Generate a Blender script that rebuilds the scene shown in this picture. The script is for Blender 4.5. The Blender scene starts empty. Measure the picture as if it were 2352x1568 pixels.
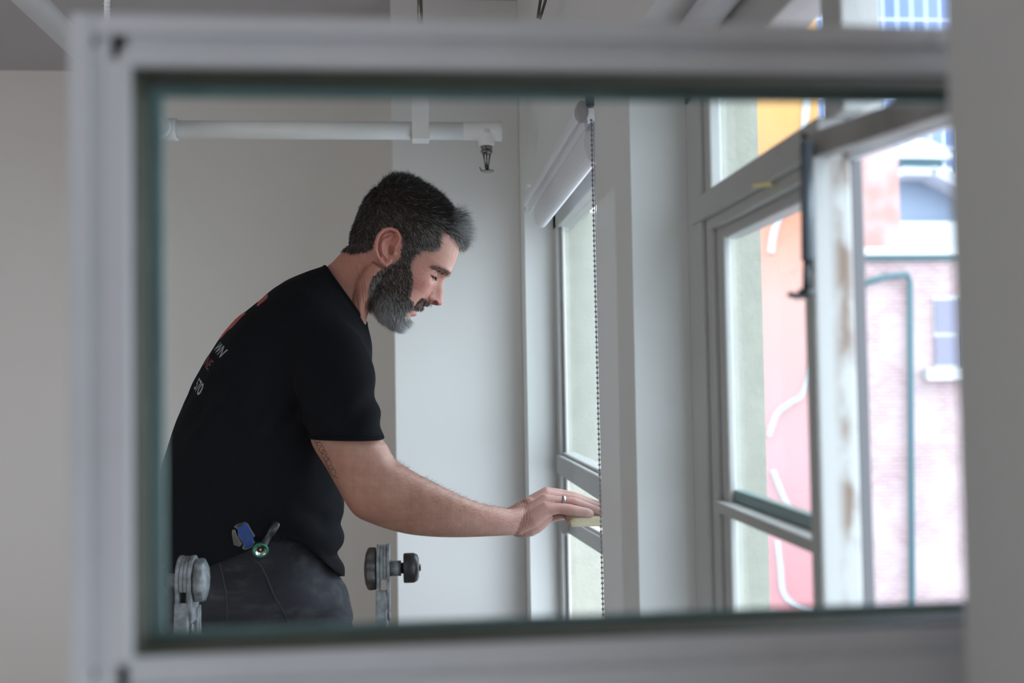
import bpy, bmesh, math, random
import numpy as np
from mathutils import Vector, Matrix
from mathutils.bvhtree import BVHTree

random.seed(7); rng = np.random.default_rng(7)
SC = bpy.context.scene
COL = SC.collection
PI = math.pi

# ------------------------------------------------------------------ camera
FPX = 2400.0
CAMZ = 1.35
YAW, PITCH, ROLL = math.atan(216 / FPX), math.atan(92 / FPX), math.radians(-0.95)
CM = Matrix.Rotation(-YAW, 4, 'Z') @ Matrix.Rotation(PI / 2 + PITCH, 4, 'X') @ Matrix.Rotation(ROLL, 4, 'Z')
cam = bpy.data.cameras.new('camera')
cam.sensor_width = 36.0
cam.lens = 36.0 * FPX / 2352.0
cam.clip_start = 0.02; cam.clip_end = 300
cam.dof.use_dof = True
cam.dof.focus_distance = 1.84
cam.dof.aperture_fstop = 3.1
co = bpy.data.objects.new('camera', cam); COL.objects.link(co)
co.matrix_world = Matrix.Translation((0, 0, CAMZ)) @ CM
SC.camera = co
RM = np.array(CM.to_3x3())

# ------------------------------------------------------------------ world, light, exposure
W = bpy.data.worlds.new('overcast_sky'); SC.world = W; W.use_nodes = True
wn = W.node_tree; bg = wn.nodes['Background']
bg.inputs['Color'].default_value = (0.79, 0.885, 1.0, 1)
bg.inputs['Strength'].default_value = 5.1
SC.view_settings.view_transform = 'Standard'; SC.view_settings.look = 'None'
SC.view_settings.gamma = 1.0; SC.view_settings.use_curve_mapping = False
SC.view_settings.exposure = 0.18
SC.cycles.use_denoising = True
SC.cycles.max_bounces = 10; SC.cycles.diffuse_bounces = 7
SC.cycles.transparent_max_bounces = 12
SC.cycles.caustics_reflective = False; SC.cycles.caustics_refractive = False

XR = 0.28      # room face of the window wall
XG = 0.362     # glazing plane
XO = 0.452     # outer face
Z0 = CAMZ
YP1, YP2, YF = 1.338, 1.604, 2.69     # pier near/far corner, far end of the far window
HEAD, SILL = Z0 + 0.44, Z0 - 0.75
CEIL = Z0 + 1.04

def area(name, loc, rot, sx, sy, power, color):
    l = bpy.data.lights.new(name, 'AREA'); l.shape = 'RECTANGLE'; l.size = sx; l.size_y = sy
    l.energy = power; l.color = color
    o = bpy.data.objects.new(name, l); COL.objects.link(o); o.location = loc; o.rotation_euler = rot
    return o
WINS = [(0.523, YP1), (YP2, YF), (-1.9, -0.3)]     # daylight openings along the wall
for (a_, b_) in WINS:
    p = area('daylight_portal', (XO + 0.03, (a_ + b_) / 2, (HEAD + SILL) / 2), (0, PI / 2, 0), HEAD - SILL, b_ - a_, 10, (1, 1, 1))
    p.data.cycles.is_portal = True
# added fill light at the left, aimed at the back wall; no window there
_s = area('added_left_fill', (-2.05, 0.7, 1.5), (0, -PI / 2, math.radians(62)), 1.3, 1.4, 5.5, (1.0, 0.97, 0.95)); _s.data.spread = math.radians(110)
area('ceiling_panel_light', (-0.9, 0.2, CEIL - 0.02), (0, 0, 0), 0.6, 1.2, 2, (1.0, 0.9, 0.8))

# ------------------------------------------------------------------ helpers
def P(u, v, Y):
    d = RM @ np.array([(u - 1176) / FPX, -(v - 784) / FPX, -1.0])
    return np.array([0, 0, CAMZ]) + d * (Y / d[1])

def tag(o, label=None, cat=None, group=None, kind=None):
    if label: o['label'] = label
    if cat: o['category'] = cat
    if group: o['group'] = group
    if kind: o['kind'] = kind
    return o

def empty(name, loc=(0, 0, 0)):
    o = bpy.data.objects.new(name, None); COL.objects.link(o); o.location = loc
    o.empty_display_size = 0.05
    return o

def link(name, me, mat, parent=None):
    o = bpy.data.objects.new(name, me); COL.objects.link(o)
    if mat is not None: me.materials.append(mat)
    if parent is not None:
        o.parent = parent
        if parent.type == 'EMPTY': o.matrix_parent_inverse = Matrix.Translation(-Vector(parent.location))
    return o

class MB:
    """collects shapes in world coordinates, links them as one mesh object"""
    def __init__(s): s.v = []; s.f = []; s.sm = []
    def add(s, vs, fs, smooth=False):
        n = len(s.v); s.v += [tuple(map(float, p)) for p in vs]
        for f in fs: s.f.append(tuple(i + n for i in f)); s.sm.append(smooth)
        return s
    def box(s, x0, x1, y0, y1, z0, z1):
        vs = [(x, y, z) for x in (x0, x1) for y in (y0, y1) for z in (z0, z1)]
        return s.add(vs, [(0, 1, 3, 2), (4, 6, 7, 5), (0, 4, 5, 1), (2, 3, 7, 6), (0, 2, 6, 4), (1, 5, 7, 3)])
    def bar(s, a, b, w, h, up=(0, 0, 1)):
        a = np.array(a, float); b = np.array(b, float); d = b - a; d /= np.linalg.norm(d)
        up = np.array(up, float); sd = np.cross(d, up); sd /= np.linalg.norm(sd); u2 = np.cross(sd, d)
        vs = []
        for p in (a, b):
            for i, j in ((-1, -1), (1, -1), (1, 1), (-1, 1)): vs.append(p + sd * w / 2 * i + u2 * h / 2 * j)
        return s.add(vs, [(3, 2, 1, 0), (4, 5, 6, 7), (0, 1, 5, 4), (1, 2, 6, 5), (2, 3, 7, 6), (3, 0, 4, 7)])
    def tube(s, pts, rad, n=12, cap=True):
        pts = [np.array(p, float) for p in pts]
        if not hasattr(rad, '__len__'): rad = [rad] * len(pts)
        rings = []; prev = None
        for i, p in enumerate(pts):
            d = pts[min(i + 1, len(pts) - 1)] - pts[max(i - 1, 0)]; d /= (np.linalg.norm(d) + 1e-12)
            if prev is None:
                t = np.array([0, 0, 1.0]) if abs(d[2]) < 0.9 else np.array([1.0, 0, 0])
            else: t = prev
            sd = np.cross(d, t); sd /= np.linalg.norm(sd); up = np.cross(sd, d); prev = up
            rings.append([p + (sd * math.cos(k * 2 * PI / n) + up * math.sin(k * 2 * PI / n)) * rad[i] for k in range(n)])
        return s.loft(rings, cap)
    def loft(s, rings, cap=True, smooth=True):
        n = len(rings[0]); vs = [p for r in rings for p in r]; fs = []
        for i in range(len(rings) - 1):
            for k in range(n):
                a = i * n + k; b = i * n + (k + 1) % n
                fs.append((a, b, b + n, a + n))
        base = len(vs)
        s.add(vs, fs, smooth)
        if cap:
            off = len(s.v) - len(vs)
            s.f.append(tuple(off + k for k in range(n - 1, -1, -1))); s.sm.append(False)
            s.f.append(tuple(off + (len(rings) - 1) * n + k for k in range(n))); s.sm.append(False)
        return s
    def cyl(s, a, b, r, n=24): return s.tube([a, b], r, n)
    def lathe(s, a, axis, prof, n=28, cap=True):
        """prof = [(distance along axis, radius)]"""
        a = np.array(a, float); ax = np.array(axis, float); ax /= np.linalg.norm(ax)
        pts = [a + ax * t for t, r in prof]
        t = np.array([0, 0, 1.0]) if abs(ax[2]) < 0.9 else np.array([1.0, 0, 0])
        sd = np.cross(ax, t); sd /= np.linalg.norm(sd); up = np.cross(sd, ax)
        rings = [[p + (sd * math.cos(k * 2 * PI / n) + up * math.sin(k * 2 * PI / n)) * max(r, 1e-5) for k in range(n)]
                 for p, (tt, r) in zip(pts, prof)]
        return s.loft(rings, cap)
    def ball(s, c, r, n=16, m=10, R=None):
        c = np.array(c, float); r = np.array(r if hasattr(r, '__len__') else (r, r, r), float)
        rings = []
        for i in range(m + 1):
            t = PI * i / m; t = min(max(t, 0.02), PI - 0.02)
            ring = []
            for k in range(n):
                q = np.array([math.sin(t) * math.cos(k * 2 * PI / n), math.sin(t) * math.sin(k * 2 * PI / n), -math.cos(t)]) * r
                if R is not None: q = R @ q
                ring.append(c + q)
            rings.append(ring)
        return s.loft(rings, True)
    def prism(s, poly, axis_fn, t0, t1):
        """poly 2-D outline, axis_fn(p2, t) -> point"""
        n = len(poly)
        vs = [axis_fn(p, t0) for p in poly] + [axis_fn(p, t1) for p in poly]
        fs = [tuple(range(n - 1, -1, -1)), tuple(range(n, 2 * n))] + [(k, (k + 1) % n, (k + 1) % n + n, k + n) for k in range(n)]
        return s.add(vs, fs)
    def mesh(s, name):
        me = bpy.data.meshes.new(name); me.from_pydata(s.v, [], s.f)
        me.polygons.foreach_set('use_smooth', s.sm); me.update()
        bm = bmesh.new(); bm.from_mesh(me); bmesh.ops.recalc_face_normals(bm, faces=bm.faces); bm.to_mesh(me); bm.free()
        return me
    def build(s, name, mat, parent=None, bevel=0.0, seg=2):
        o = link(name, s.mesh(name), mat, parent)
        if bevel > 0:
            b = o.modifiers.new('bevel', 'BEVEL'); b.width = bevel; b.segments = seg; b.limit_method = 'ANGLE'
            b.angle_limit = math.radians(40); b.harden_normals = False
        return o

def fuse(parts, voxel, smooth=4, sub=0):
    """many overlapping closed shapes -> one continuous skin (vertices, faces)"""
    me = parts.mesh('tmp'); o = bpy.data.objects.new('tmp', me); COL.objects.link(o)
    m = o.modifiers.new('r', 'REMESH'); m.mode = 'VOXEL'; m.voxel_size = voxel; m.adaptivity = 0
    if smooth:
        m = o.modifiers.new('s', 'SMOOTH'); m.factor = 0.5; m.iterations = smooth
    dg = bpy.context.evaluated_depsgraph_get(); dg.update()
    ev = o.evaluated_get(dg); out = bpy.data.meshes.new_from_object(ev)
    bpy.data.objects.remove(o); bpy.data.meshes.remove(me)
    out.polygons.foreach_set('use_smooth', np.ones(len(out.polygons), bool))
    return out

def getv(me):
    a = np.empty(len(me.vertices) * 3, np.float32); me.vertices.foreach_get('co', a); return a.reshape(-1, 3).astype(float)
def setv(me, a): me.vertices.foreach_set('co', a.astype(np.float32).ravel()); me.update()
def getn(me):
    a = np.empty(len(me.vertices) * 3, np.float32); me.vertices.foreach_get('normal', a); return a.reshape(-1, 3).astype(float)
def setcol(me, rgb):
    at = me.color_attributes.new('Col', 'FLOAT_COLOR', 'POINT')
    c = np.ones((len(me.vertices), 4), np.float32); c[:, :3] = rgb; at.data.foreach_set('color', c.ravel())

def inpoly(px, py, poly):
    inside = np.zeros(px.shape, bool); n = len(poly)
    for i in range(n):
        x1, y1 = poly[i]; x2, y2 = poly[(i + 1) % n]
        c = ((y1 > py) != (y2 > py))
        with np.errstate(divide='ignore', invalid='ignore'):
            xi = (x2 - x1) * (py - y1) / (y2 - y1 + 1e-12) + x1
        inside ^= c & (px < xi)
    return inside
def wob(p, f, seed=0.0):
    """cheap smooth noise on points, about -1..1"""
    x, y, z = p[:, 0] * f + seed, p[:, 1] * f + seed * 1.7, p[:, 2] * f - seed
    return (np.sin(x * 1.1 + 1.3 * np.sin(y * 0.9 + z * .3)) + np.sin(y * 1.3 + 1.1 * np.sin(z * 1.1 + x * .4)) + np.sin(z * 0.9 + 1.2 * np.sin(x * 1.2 - y * .5))) / 3

# ------------------------------------------------------------------ materials
def nodes(name):
    m = bpy.data.materials.new(name); m.use_nodes = True
    nt = m.node_tree; b = nt.nodes['Principled BSDF']
    return m, nt, b
def mat(name, color, rough=0.6, metal=0.0, var=0.0, vscale=8.0, bump=0.0, bscale=60.0, stain=None, sscale=6.0, sth=(0.6, 0.7), spec=None, stretch=(1, 1, 1), detail=6.0):
    m, nt, b = nodes(name)
    b.inputs['Roughness'].default_value = rough; b.inputs['Metallic'].default_value = metal
    if spec is not None: b.inputs['Specular IOR Level'].default_value = spec
    tc = nt.nodes.new('ShaderNodeTexCoord'); mp = nt.nodes.new('ShaderNodeMapping')
    mp.inputs['Scale'].default_value = stretch
    nt.links.new(tc.outputs['Object'], mp.inputs['Vector'])
    c4 = (*color, 1)
    last = None
    if var > 0:
        n = nt.nodes.new('ShaderNodeTexNoise'); n.inputs['Scale'].default_value = vscale; n.inputs['Detail'].default_value = detail
        nt.links.new(mp.outputs[0], n.inputs['Vector'])
        r = nt.nodes.new('ShaderNodeValToRGB'); r.color_ramp.elements[0].position = 0.3; r.color_ramp.elements[1].position = 0.7
        r.color_ramp.elements[0].color = (*[c * (1 - var) for c in color], 1); r.color_ramp.elements[1].color = (*[min(1, c * (1 + var * .6)) for c in color], 1)
        nt.links.new(n.outputs['Fac'], r.inputs['Fac']); last = r.outputs['Color']
    if stain is not None:
        n = nt.nodes.new('ShaderNodeTexNoise'); n.inputs['Scale'].default_value = sscale; n.inputs['Detail'].default_value = 8; n.inputs['Roughness'].default_value = 0.65
        nt.links.new(mp.outputs[0], n.inputs['Vector'])
        r = nt.nodes.new('ShaderNodeValToRGB'); r.color_ramp.elements[0].position = sth[0]; r.color_ramp.elements[1].position = sth[1]
        r.color_ramp.elements[0].color = (0, 0, 0, 1); r.color_ramp.elements[1].color = (1, 1, 1, 1)
        nt.links.new(n.outputs['Fac'], r.inputs['Fac'])
        mx = nt.nodes.new('ShaderNodeMix'); mx.data_type = 'RGBA'
        nt.links.new(r.outputs['Color'], mx.inputs['Factor'])
        if last is not None: nt.links.new(last, mx.inputs['A'])
        else: mx.inputs['A'].default_value = c4
        mx.inputs['B'].default_value = (*stain, 1); last = mx.outputs['Result']
    if last is not None: nt.links.new(last, b.inputs['Base Color'])
    else: b.inputs['Base Color'].default_value = c4
    if bump > 0:
        n = nt.nodes.new('ShaderNodeTexNoise'); n.inputs['Scale'].default_value = bscale; n.inputs['Detail'].default_value = 4
        nt.links.new(mp.outputs[0], n.inputs['Vector'])
        bp = nt.nodes.new('ShaderNodeBump'); bp.inputs['Strength'].default_value = bump; bp.inputs['Distance'].default_value = 0.002
        nt.links.new(n.outputs['Fac'], bp.inputs['Height']); nt.links.new(bp.outputs[0], b.inputs['Normal'])
    return m

def glass(name, tint=(1, 1, 1), f=1.0):
    m = bpy.data.materials.new(name); m.use_nodes = True; nt = m.node_tree
    for n in list(nt.nodes): nt.nodes.remove(n)
    o = nt.nodes.new('ShaderNodeOutputMaterial'); t = nt.nodes.new('ShaderNodeBsdfTransparent'); g = nt.nodes.new('ShaderNodeBsdfGlossy')
    t.inputs['Color'].default_value = (*tint, 1); g.inputs['Roughness'].default_value = 0.02
    fr = nt.nodes.new('ShaderNodeFresnel'); fr.inputs['IOR'].default_value = 1.3
    mu = nt.nodes.new('ShaderNodeMath'); mu.operation = 'MULTIPLY'; mu.inputs[1].default_value = f
    mx = nt.nodes.new('ShaderNodeMixShader')
    nt.links.new(fr.outputs[0], mu.inputs[0]); nt.links.new(mu.outputs[0], mx.inputs[0])
    nt.links.new(t.outputs[0], mx.inputs[1]); nt.links.new(g.outputs[0], mx.inputs[2]); nt.links.new(mx.outputs[0], o.inputs[0])
    return m

M = {}
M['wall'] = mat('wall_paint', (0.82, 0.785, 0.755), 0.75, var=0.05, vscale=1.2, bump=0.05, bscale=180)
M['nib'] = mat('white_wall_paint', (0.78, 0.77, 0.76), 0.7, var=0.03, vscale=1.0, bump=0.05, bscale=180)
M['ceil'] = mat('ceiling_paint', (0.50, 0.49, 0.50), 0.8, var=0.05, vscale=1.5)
M['floor'] = mat('floor_boards', (0.30, 0.24, 0.19), 0.5, var=0.2, vscale=3, stretch=(1, 8, 1))
M['reveal'] = mat('reveal_paint', (0.80, 0.80, 0.79), 0.55, var=0.03, vscale=3, stain=(0.55, 0.46, 0.33), sscale=14, sth=(0.73, 0.76), bump=0.12, bscale=40)
M['render'] = mat('cream_render', (0.375, 0.36, 0.305), 0.9, var=0.08, vscale=30, stain=(0.42, 0.40, 0.35), sscale=70, sth=(0.66, 0.72), bump=0.5, bscale=120)
M['frame'] = mat('painted_window_frame', (0.52, 0.51, 0.50), 0.45, var=0.06, vscale=6, stain=(0.36, 0.29, 0.23), sscale=18, sth=(0.70, 0.76), bump=0.15, bscale=60)
M['sash'] = mat('painted_sash', (0.72, 0.73, 0.75), 0.4, var=0.07, vscale=9, stain=(0.34, 0.27, 0.20), sscale=26, sth=(0.64, 0.74), bump=0.2, bscale=50)
M['putty'] = mat('olive_putty', (0.085, 0.085, 0.06), 0.6, var=0.2, vscale=30)
M['teal'] = mat('glass_edge_seal', (0.20, 0.29, 0.29), 0.4, var=0.15, vscale=20)
M['rusty'] = mat('rust_marked_white_paint', (0.60, 0.60, 0.585), 0.5, var=0.04, vscale=6, stain=(0.30, 0.22, 0.16), sscale=16, sth=(0.56, 0.70), stretch=(2.2, 2.2, 1), bump=0.2)
M['darkmetal'] = mat('dark_metal', (0.06, 0.065, 0.07), 0.4, 0.7)
M['staymetal'] = mat('grey_stay_metal', (0.13, 0.15, 0.175), 0.4, 0.4)
M['chrome'] = mat('chrome', (0.22, 0.205, 0.19), 0.25, 1.0, var=0.25, vscale=90)
M['pipe'] = mat('white_pipe_paint', (0.86, 0.86, 0.86), 0.45, var=0.05, vscale=12, stain=(0.50, 0.44, 0.38), sscale=35, sth=(0.66, 0.8), bump=0.15, bscale=80)
M['blind'] = mat('white_blind', (0.82, 0.83, 0.88), 0.35)
M['blindgrey'] = mat('grey_blind_bracket', (0.42, 0.40, 0.42), 0.5)
M['bead'] = mat('bead_chain_metal', (0.30, 0.27, 0.29), 0.3, 0.6)
M['alu'] = mat('worn_aluminium', (0.24, 0.25, 0.265), 0.55, 0.3, var=0.5, vscale=90, stain=(0.18, 0.17, 0.16), sscale=60, sth=(0.58, 0.72), bump=0.2, bscale=120)
M['aludark'] = mat('dark_cast_metal', (0.12, 0.11, 0.11), 0.5, 0.6, var=0.3, vscale=60)
M['black'] = mat('black_plastic', (0.022, 0.022, 0.024), 0.35, bump=0.1)
M['glass'] = glass('window_glass', (0.97, 0.99, 0.985), 0.25)
M['pane'] = glass('sash_glass', (0.97, 0.99, 0.985), 0.35)

# ------------------------------------------------------------------ room shell
def struct(name, mb, m, bevel=0.0):
    o = mb.build(name, m, None, bevel); o['kind'] = 'structure'; return o
XL, YB, YN = -2.2, -2.6, 3.5
struct('floor', MB().box(XL - .1, XO, YB - .1, YN + .1, -0.1, 0), M['floor'])
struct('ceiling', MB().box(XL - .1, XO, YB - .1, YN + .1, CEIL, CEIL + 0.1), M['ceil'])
struct('wall_back', MB().box(XL - .1, XR, YN, YN + .1, 0, CEIL), M['wall'])
struct('wall_left', MB().box(XL - .1, XL, YB, YN, 0, CEIL), M['wall'])
struct('wall_front', MB().box(XL - .1, XO, YB - .1, YB, 0, CEIL), M['wall'])
NX = P(906, 800, 2.80)[0]
struct('wall_nib', MB().box(NX, XR, 2.80, YN, 0, CEIL), M['nib'], 0.003)
# window wall: inner leaf (painted) and outer leaf (cream render), built in pieces round the openings
inner = MB(); outer = MB()
ys = [YB]
for a_, b_ in sorted(WINS): ys += [a_, b_]
ys.append(YN)
for i in range(0, len(ys), 2):
    inner.box(XR, 0.372, ys[i], ys[i + 1], SILL, HEAD)
    outer.box(0.372, XO + (.04 if i == len(ys) - 2 else 0), ys[i] - 0.0, ys[i + 1] + 0.0, SILL, HEAD)
inner.box(XR, 0.372, YB, YN, 0, SILL); inner.box(XR, 0.372, YB, YN, HEAD, CEIL)
outer.box(0.372, XO, YB, YN, -3, SILL); outer.box(0.372, XO, YB, YN, HEAD, CEIL + 1.5)
struct('wall_right', inner, M['reveal'])
struct('wall_exterior', outer, M['render'])

# ------------------------------------------------------------------ windows
def window(n, y0, y1):
    w = empty('window_%d' % n, (XG, (y0 + y1) / 2, SILL)); w['kind'] = 'structure'
    return w
# far window (behind the man's hand)
w1 = window(1, YP2, YF)
f = MB()
f.box(XG - .008, .374, YF - .055, YF, SILL, HEAD); f.box(XG - .008, .40, YP2, YP2 + .055, SILL, HEAD)
f.box(XG - .008, .40, YP2, YF, HEAD - .05, HEAD); f.box(XG - .008, .40, YP2, YF, SILL, SILL + .05)
f.box(XG + .004, .374, YF - .075, YF - .055, SILL, HEAD)
f.build('window_frame', M['frame'], w1, 0.003)
rz = Z0 - 0.212
r = MB().box(XG - .014, .395, YP2 + .05, YF - .03, rz - .024, rz + .024)
r.box(XG - .002, .395, YP2 + .05, YF - .05, rz + .024, rz + .031)
r.build('meeting_rail', M['frame'], w1, 0.004)
MB().box(XG + .012, XG + .016, YP2 + .05, YF - .05, rz + .02, HEAD - .05).build('pane', M['glass'], w1)
# the hopper sash bar that stands open below the rail
b = MB(); pa = np.array((XG + .008, 2.52, Z0 - .352)); pb = np.array((XG + .020, 1.66, Z0 - .315))
b.bar(pa, pb, .030, .034)
b.cyl(pa + (-.026, -.01, 0), pa + (.02, .02, 0), .019, 20)
b.build('sash_rail', M['frame'], w1, 0.003)
b = MB().bar(pa + (.002, -.03, .020), pb + (.002, 0, .020), .020, .008); b.build('rail_lip', M['rusty'], w1, .002)
# near window
w2 = window(2, 0.523, YP1)
f = MB()
f.box(XG - .008, .376, YP1 - .065, YP1, SILL, HEAD)
f.box(XG - .002, .376, YP1 - .090, YP1 - .065, SILL, HEAD)
f.box(XG + .004, .376, YP1 - .118, YP1 - .090, SILL, Z0 + .22)
f.box(XG - .008, .40, .523, YP1, HEAD - .085, HEAD); f.box(XG - .008, .40, .523, YP1, SILL, SILL + .05)
f.box(XG - .008, .40, .523, .55, SILL, HEAD)
f.build('window_frame', M['frame'], w2, 0.003)
t = MB()
t.box(XG - .012, .398, .88, YP1 - .03, Z0 + .196, Z0 + .228)
t.box(XG - .004, .394, .90, YP1 - .08, Z0 + .182, Z0 + .198)
t.box(XG + .006, .392, .90, YP1 - .10, Z0 + .168, Z0 + .184)
t.build('transom', M['frame'], w2, 0.003)
MB().box(XG - .010, .384, .89, YP1 - .095, Z0 - .160, Z0 - .147).build('glazing_bar', M['frame'], w2, 0.0015)
MB().box(XG + .010, .386, .90, YP1 - .11, Z0 - .147, Z0 - .133).build('bar_seal', M['teal'], w2, 0.002)
MB().box(XG - .002, .395, .845, .890, Z0 + .225, HEAD - .03).build('upper_mullion', M['frame'], w2, 0.002)
MB().box(XG + .012, XG + .016, .60, YP1 - .05, Z0 + .225, HEAD - .08).box(XG + .012, XG + .016, .90, YP1 - .08, SILL + .04, Z0 + .18).build('pane', M['glass'], w2)
def X_(u, Y, v=800): return P(u, v, Y)[0]
def Z_(v, Y, u=960): return P(u, v, Y)[2]
px0, px1 = X_(1874, .86), X_(1968, .86)
mp_, nt, bb = nodes('rust_streaked_white_paint'); bb.inputs['Roughness'].default_value = .5
tc = nt.nodes.new('ShaderNodeTexCoord'); sp_ = nt.nodes.new('ShaderNodeSeparateXYZ'); nt.links.new(tc.outputs['Object'], sp_.inputs[0])
m1 = nt.nodes.new('ShaderNodeMath'); m1.operation = 'SUBTRACT'; m1.inputs[1].default_value = px0 + (px1 - px0) * .74; nt.links.new(sp_.outputs['X'], m1.inputs[0])
m2 = nt.nodes.new('ShaderNodeMath'); m2.operation = 'ABSOLUTE'; nt.links.new(m1.outputs[0], m2.inputs[0])
m3 = nt.nodes.new('ShaderNodeMapRange'); m3.inputs['From Min'].default_value = .002; m3.inputs['From Max'].default_value = .013; m3.inputs['To Min'].default_value = 1; m3.inputs['To Max'].default_value = 0; nt.links.new(m2.outputs[0], m3.inputs['Value'])
mq = nt.nodes.new('ShaderNodeMapping'); mq.inputs['Scale'].default_value = (1, 1, .45); nt.links.new(tc.outputs['Object'], mq.inputs[0])
n1 = nt.nodes.new('ShaderNodeTexNoise'); n1.inputs['Scale'].default_value = 42; n1.inputs['Detail'].default_value = 7; nt.links.new(mq.outputs[0], n1.inputs['Vector'])
r1_ = nt.nodes.new('ShaderNodeValToRGB'); r1_.color_ramp.elements[0].position = .40; r1_.color_ramp.elements[1].position = .56; nt.links.new(n1.outputs['Fac'], r1_.inputs[0])
m4 = nt.nodes.new('ShaderNodeMath'); m4.operation = 'MULTIPLY'; nt.links.new(m3.outputs[0], m4.inputs[0]); nt.links.new(r1_.outputs[0], m4.inputs[1])
mx = nt.nodes.new('ShaderNodeMix'); mx.data_type = 'RGBA'; mx.inputs['A'].default_value = (.56, .56, .55, 1); mx.inputs['B'].default_value = (.24, .16, .115, 1)
nt.links.new(m4.outputs[0], mx.inputs['Factor']); nt.links.new(mx.outputs['Result'], bb.inputs['Base Color'])
MB().box(px0, px1, .86, .885, SILL, Z0 + .204).build('mullion_post', mp_, w2, 0.003)
MB().box(px1 - .001, px1 + .0105, .861, .885, SILL, Z0 + .204).build('post_shaded_side', mat('painted_shade_grey', (.16, .155, .165), .6), w2, 0.001)  # side of the post, its shade put into the dark grey colour
# hinged sash standing open outwards above the opening
ra = np.array(P(1868, 338, .87)); rb = np.array(P(2330, 150, .665)); rb[2] = ra[2]
b = MB().bar(ra, rb, .016, .022); o = b.build('open_sash_rail', mat('weathered_sash_paint', (.34, .315, .30), .6, var=.3, vscale=20), w2, 0.002)
b = MB().bar(ra + (.030, -.012, -.008), rb + (.012, 0, -.008), .010, .012); b.build('reflection_bead', M['blind'], w2, 0.002)  # lower bead, its whitish colour stands in for a reflection along the rail
b = MB().bar(P(1840, 314, .88), P(1985, 326, .86), .018, .004); b.build('hinge_plate', M['darkmetal'], w2, 0.001)
# telescopic stay hanging beside the post
st = empty('window_stay', tuple(P(1856, 330, .885)))
tag(st, 'grey telescopic window stay hanging beside the rust marked post', 'window stay')
Ys = .852
b = MB().cyl(P(1852, 326, Ys), P(1855, 598, Ys), .0052, 20); b.build('stay_tube', M['staymetal'], st)
b = MB().cyl(P(1866, 322, Ys + .012), P(1868, 622, Ys + .012), .0032, 14); b.build('stay_channel', M['darkmetal'], st)
b = MB().cyl(P(1854, 596, Ys), P(1852, 668, Ys), .0033, 16); b.build('stay_rod', M['darkmetal'], st)
b = MB().cyl(P(1852, 664, Ys), P(1852, 680, Ys), .0068, 18).tube([P(1852, 676, Ys), P(1832, 680, Ys), P(1812, 676, Ys - .004)], [.0035, .003, .0022], 10)
b.build('stay_foot', M['darkmetal'], st)
# lamp reflection from the glass, built as a warm coloured oval on the rail
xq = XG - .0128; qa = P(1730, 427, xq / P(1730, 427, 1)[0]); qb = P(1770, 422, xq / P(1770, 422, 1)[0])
o = MB().tube([qa, qa * .95 + qb * .05, qa * .05 + qb * .95, qb], [.0010, .0023, .0023, .0010], 14).build('lamp_reflection', mat('warm_reflection_colour', (1.0, 0.82, 0.42), 0.5), None)
tag(o, 'warm oval standing for a lamp reflection, set on the grey rail of the near window', 'reflection')

# foreground casement sash standing open into the room
YS = 0.55
cs = empty('casement_sash', (XR + .02, YS + .015, Z0 - .15))
tag(cs, 'white painted window sash standing open into the room right in front, glass pane in it', 'window sash')
def sx(u, v=800): return X_(u, YS, v)
x0, x1 = sx(166), XG - .004
gl, gr = X_(349, YS + .03), XG - .03
gt, gb = Z_(207, YS + .03), Z_(1441, YS + .03)
zt = Z_(52, YS); zb = gb - .052
b = MB(); xi = gl - .0025
b.box(x0, xi, YS, YS + .03, Z0 - .62, zt); b.box(x0 - .0005, x0 + .011, YS - .006, YS, Z0 - .62, zt + .001)
b.box(xi - .014, xi, YS - .004, YS, gb - .006, gt + .006)
b.build('hanging_stile', M['sash'], cs, 0.003, 3)
b = MB(); b.box(xi - .012, x1, YS, YS + .03, gt + .0025, zt); b.box(x0 + .011, x1, YS - .005, YS, zt - .010, zt + .001)
b.box(xi - .005, x1, YS - .004, YS, gt + .0025, gt + .012)
b.build('top_rail', M['sash'], cs, 0.003, 3)
b = MB(); b.box(xi - .010, x1, YS, YS + .03, zb + .002, gb - .0025); b.box(xi - .004, x1, YS - .005, YS, zb + .002, gb - .016)
b.build('glazing_rail', M['sash'], cs, 0.003, 3)
MB().box(xi - .010, x1, YS, YS + .03, Z0 - .62, Z0 - .585).build('bottom_rail', M['sash'], cs, 0.003)
b = MB(); b.box(gr, x1, YS, YS + .03, Z0 - .60, zt - .004); b.build('hinge_stile', M['sash'], cs, 0.003)
# putty line and glass edge seal round the pane
def ringbox(mb, xa, xb, za, zb_, w, y0, y1):
    mb.box(xa - w, xa, y0, y1, za - w, zb_ + w); mb.box(xb, xb + w, y0, y1, za - w, zb_ + w)
    mb.box(xa, xb, y0, y1, za - w, za); mb.box(xa, xb, y0, y1, zb_, zb_ + w); return mb
ringbox(MB(), gl - .001, gr, gb - .001, gt + .001, .0035, YS + .002, YS + .032).build('putty', M['putty'], cs)
ringbox(MB(), gl + .0065, gr, gb + .0035, gt - .005, .0075, YS + .030, YS + .0335).build('edge_seal', M['teal'], cs, .001)
MB().box(gl, gr, YS + .024, YS + .027, gb, gt).build('pane', M['pane'], cs)
MB().box(gl, gr, YS + .024, YS + .027, Z0 - .585, zb).build('pane', M['pane'], cs)
for (u, v) in ((206, 92), (204, 1548)):
    p = P(u, v, YS - .002); MB().cyl(p, p + (0, .006, 0), .0035, 14).build('screw', mat('rusty_screw', (.12, .09, .07), .6), cs)

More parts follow.
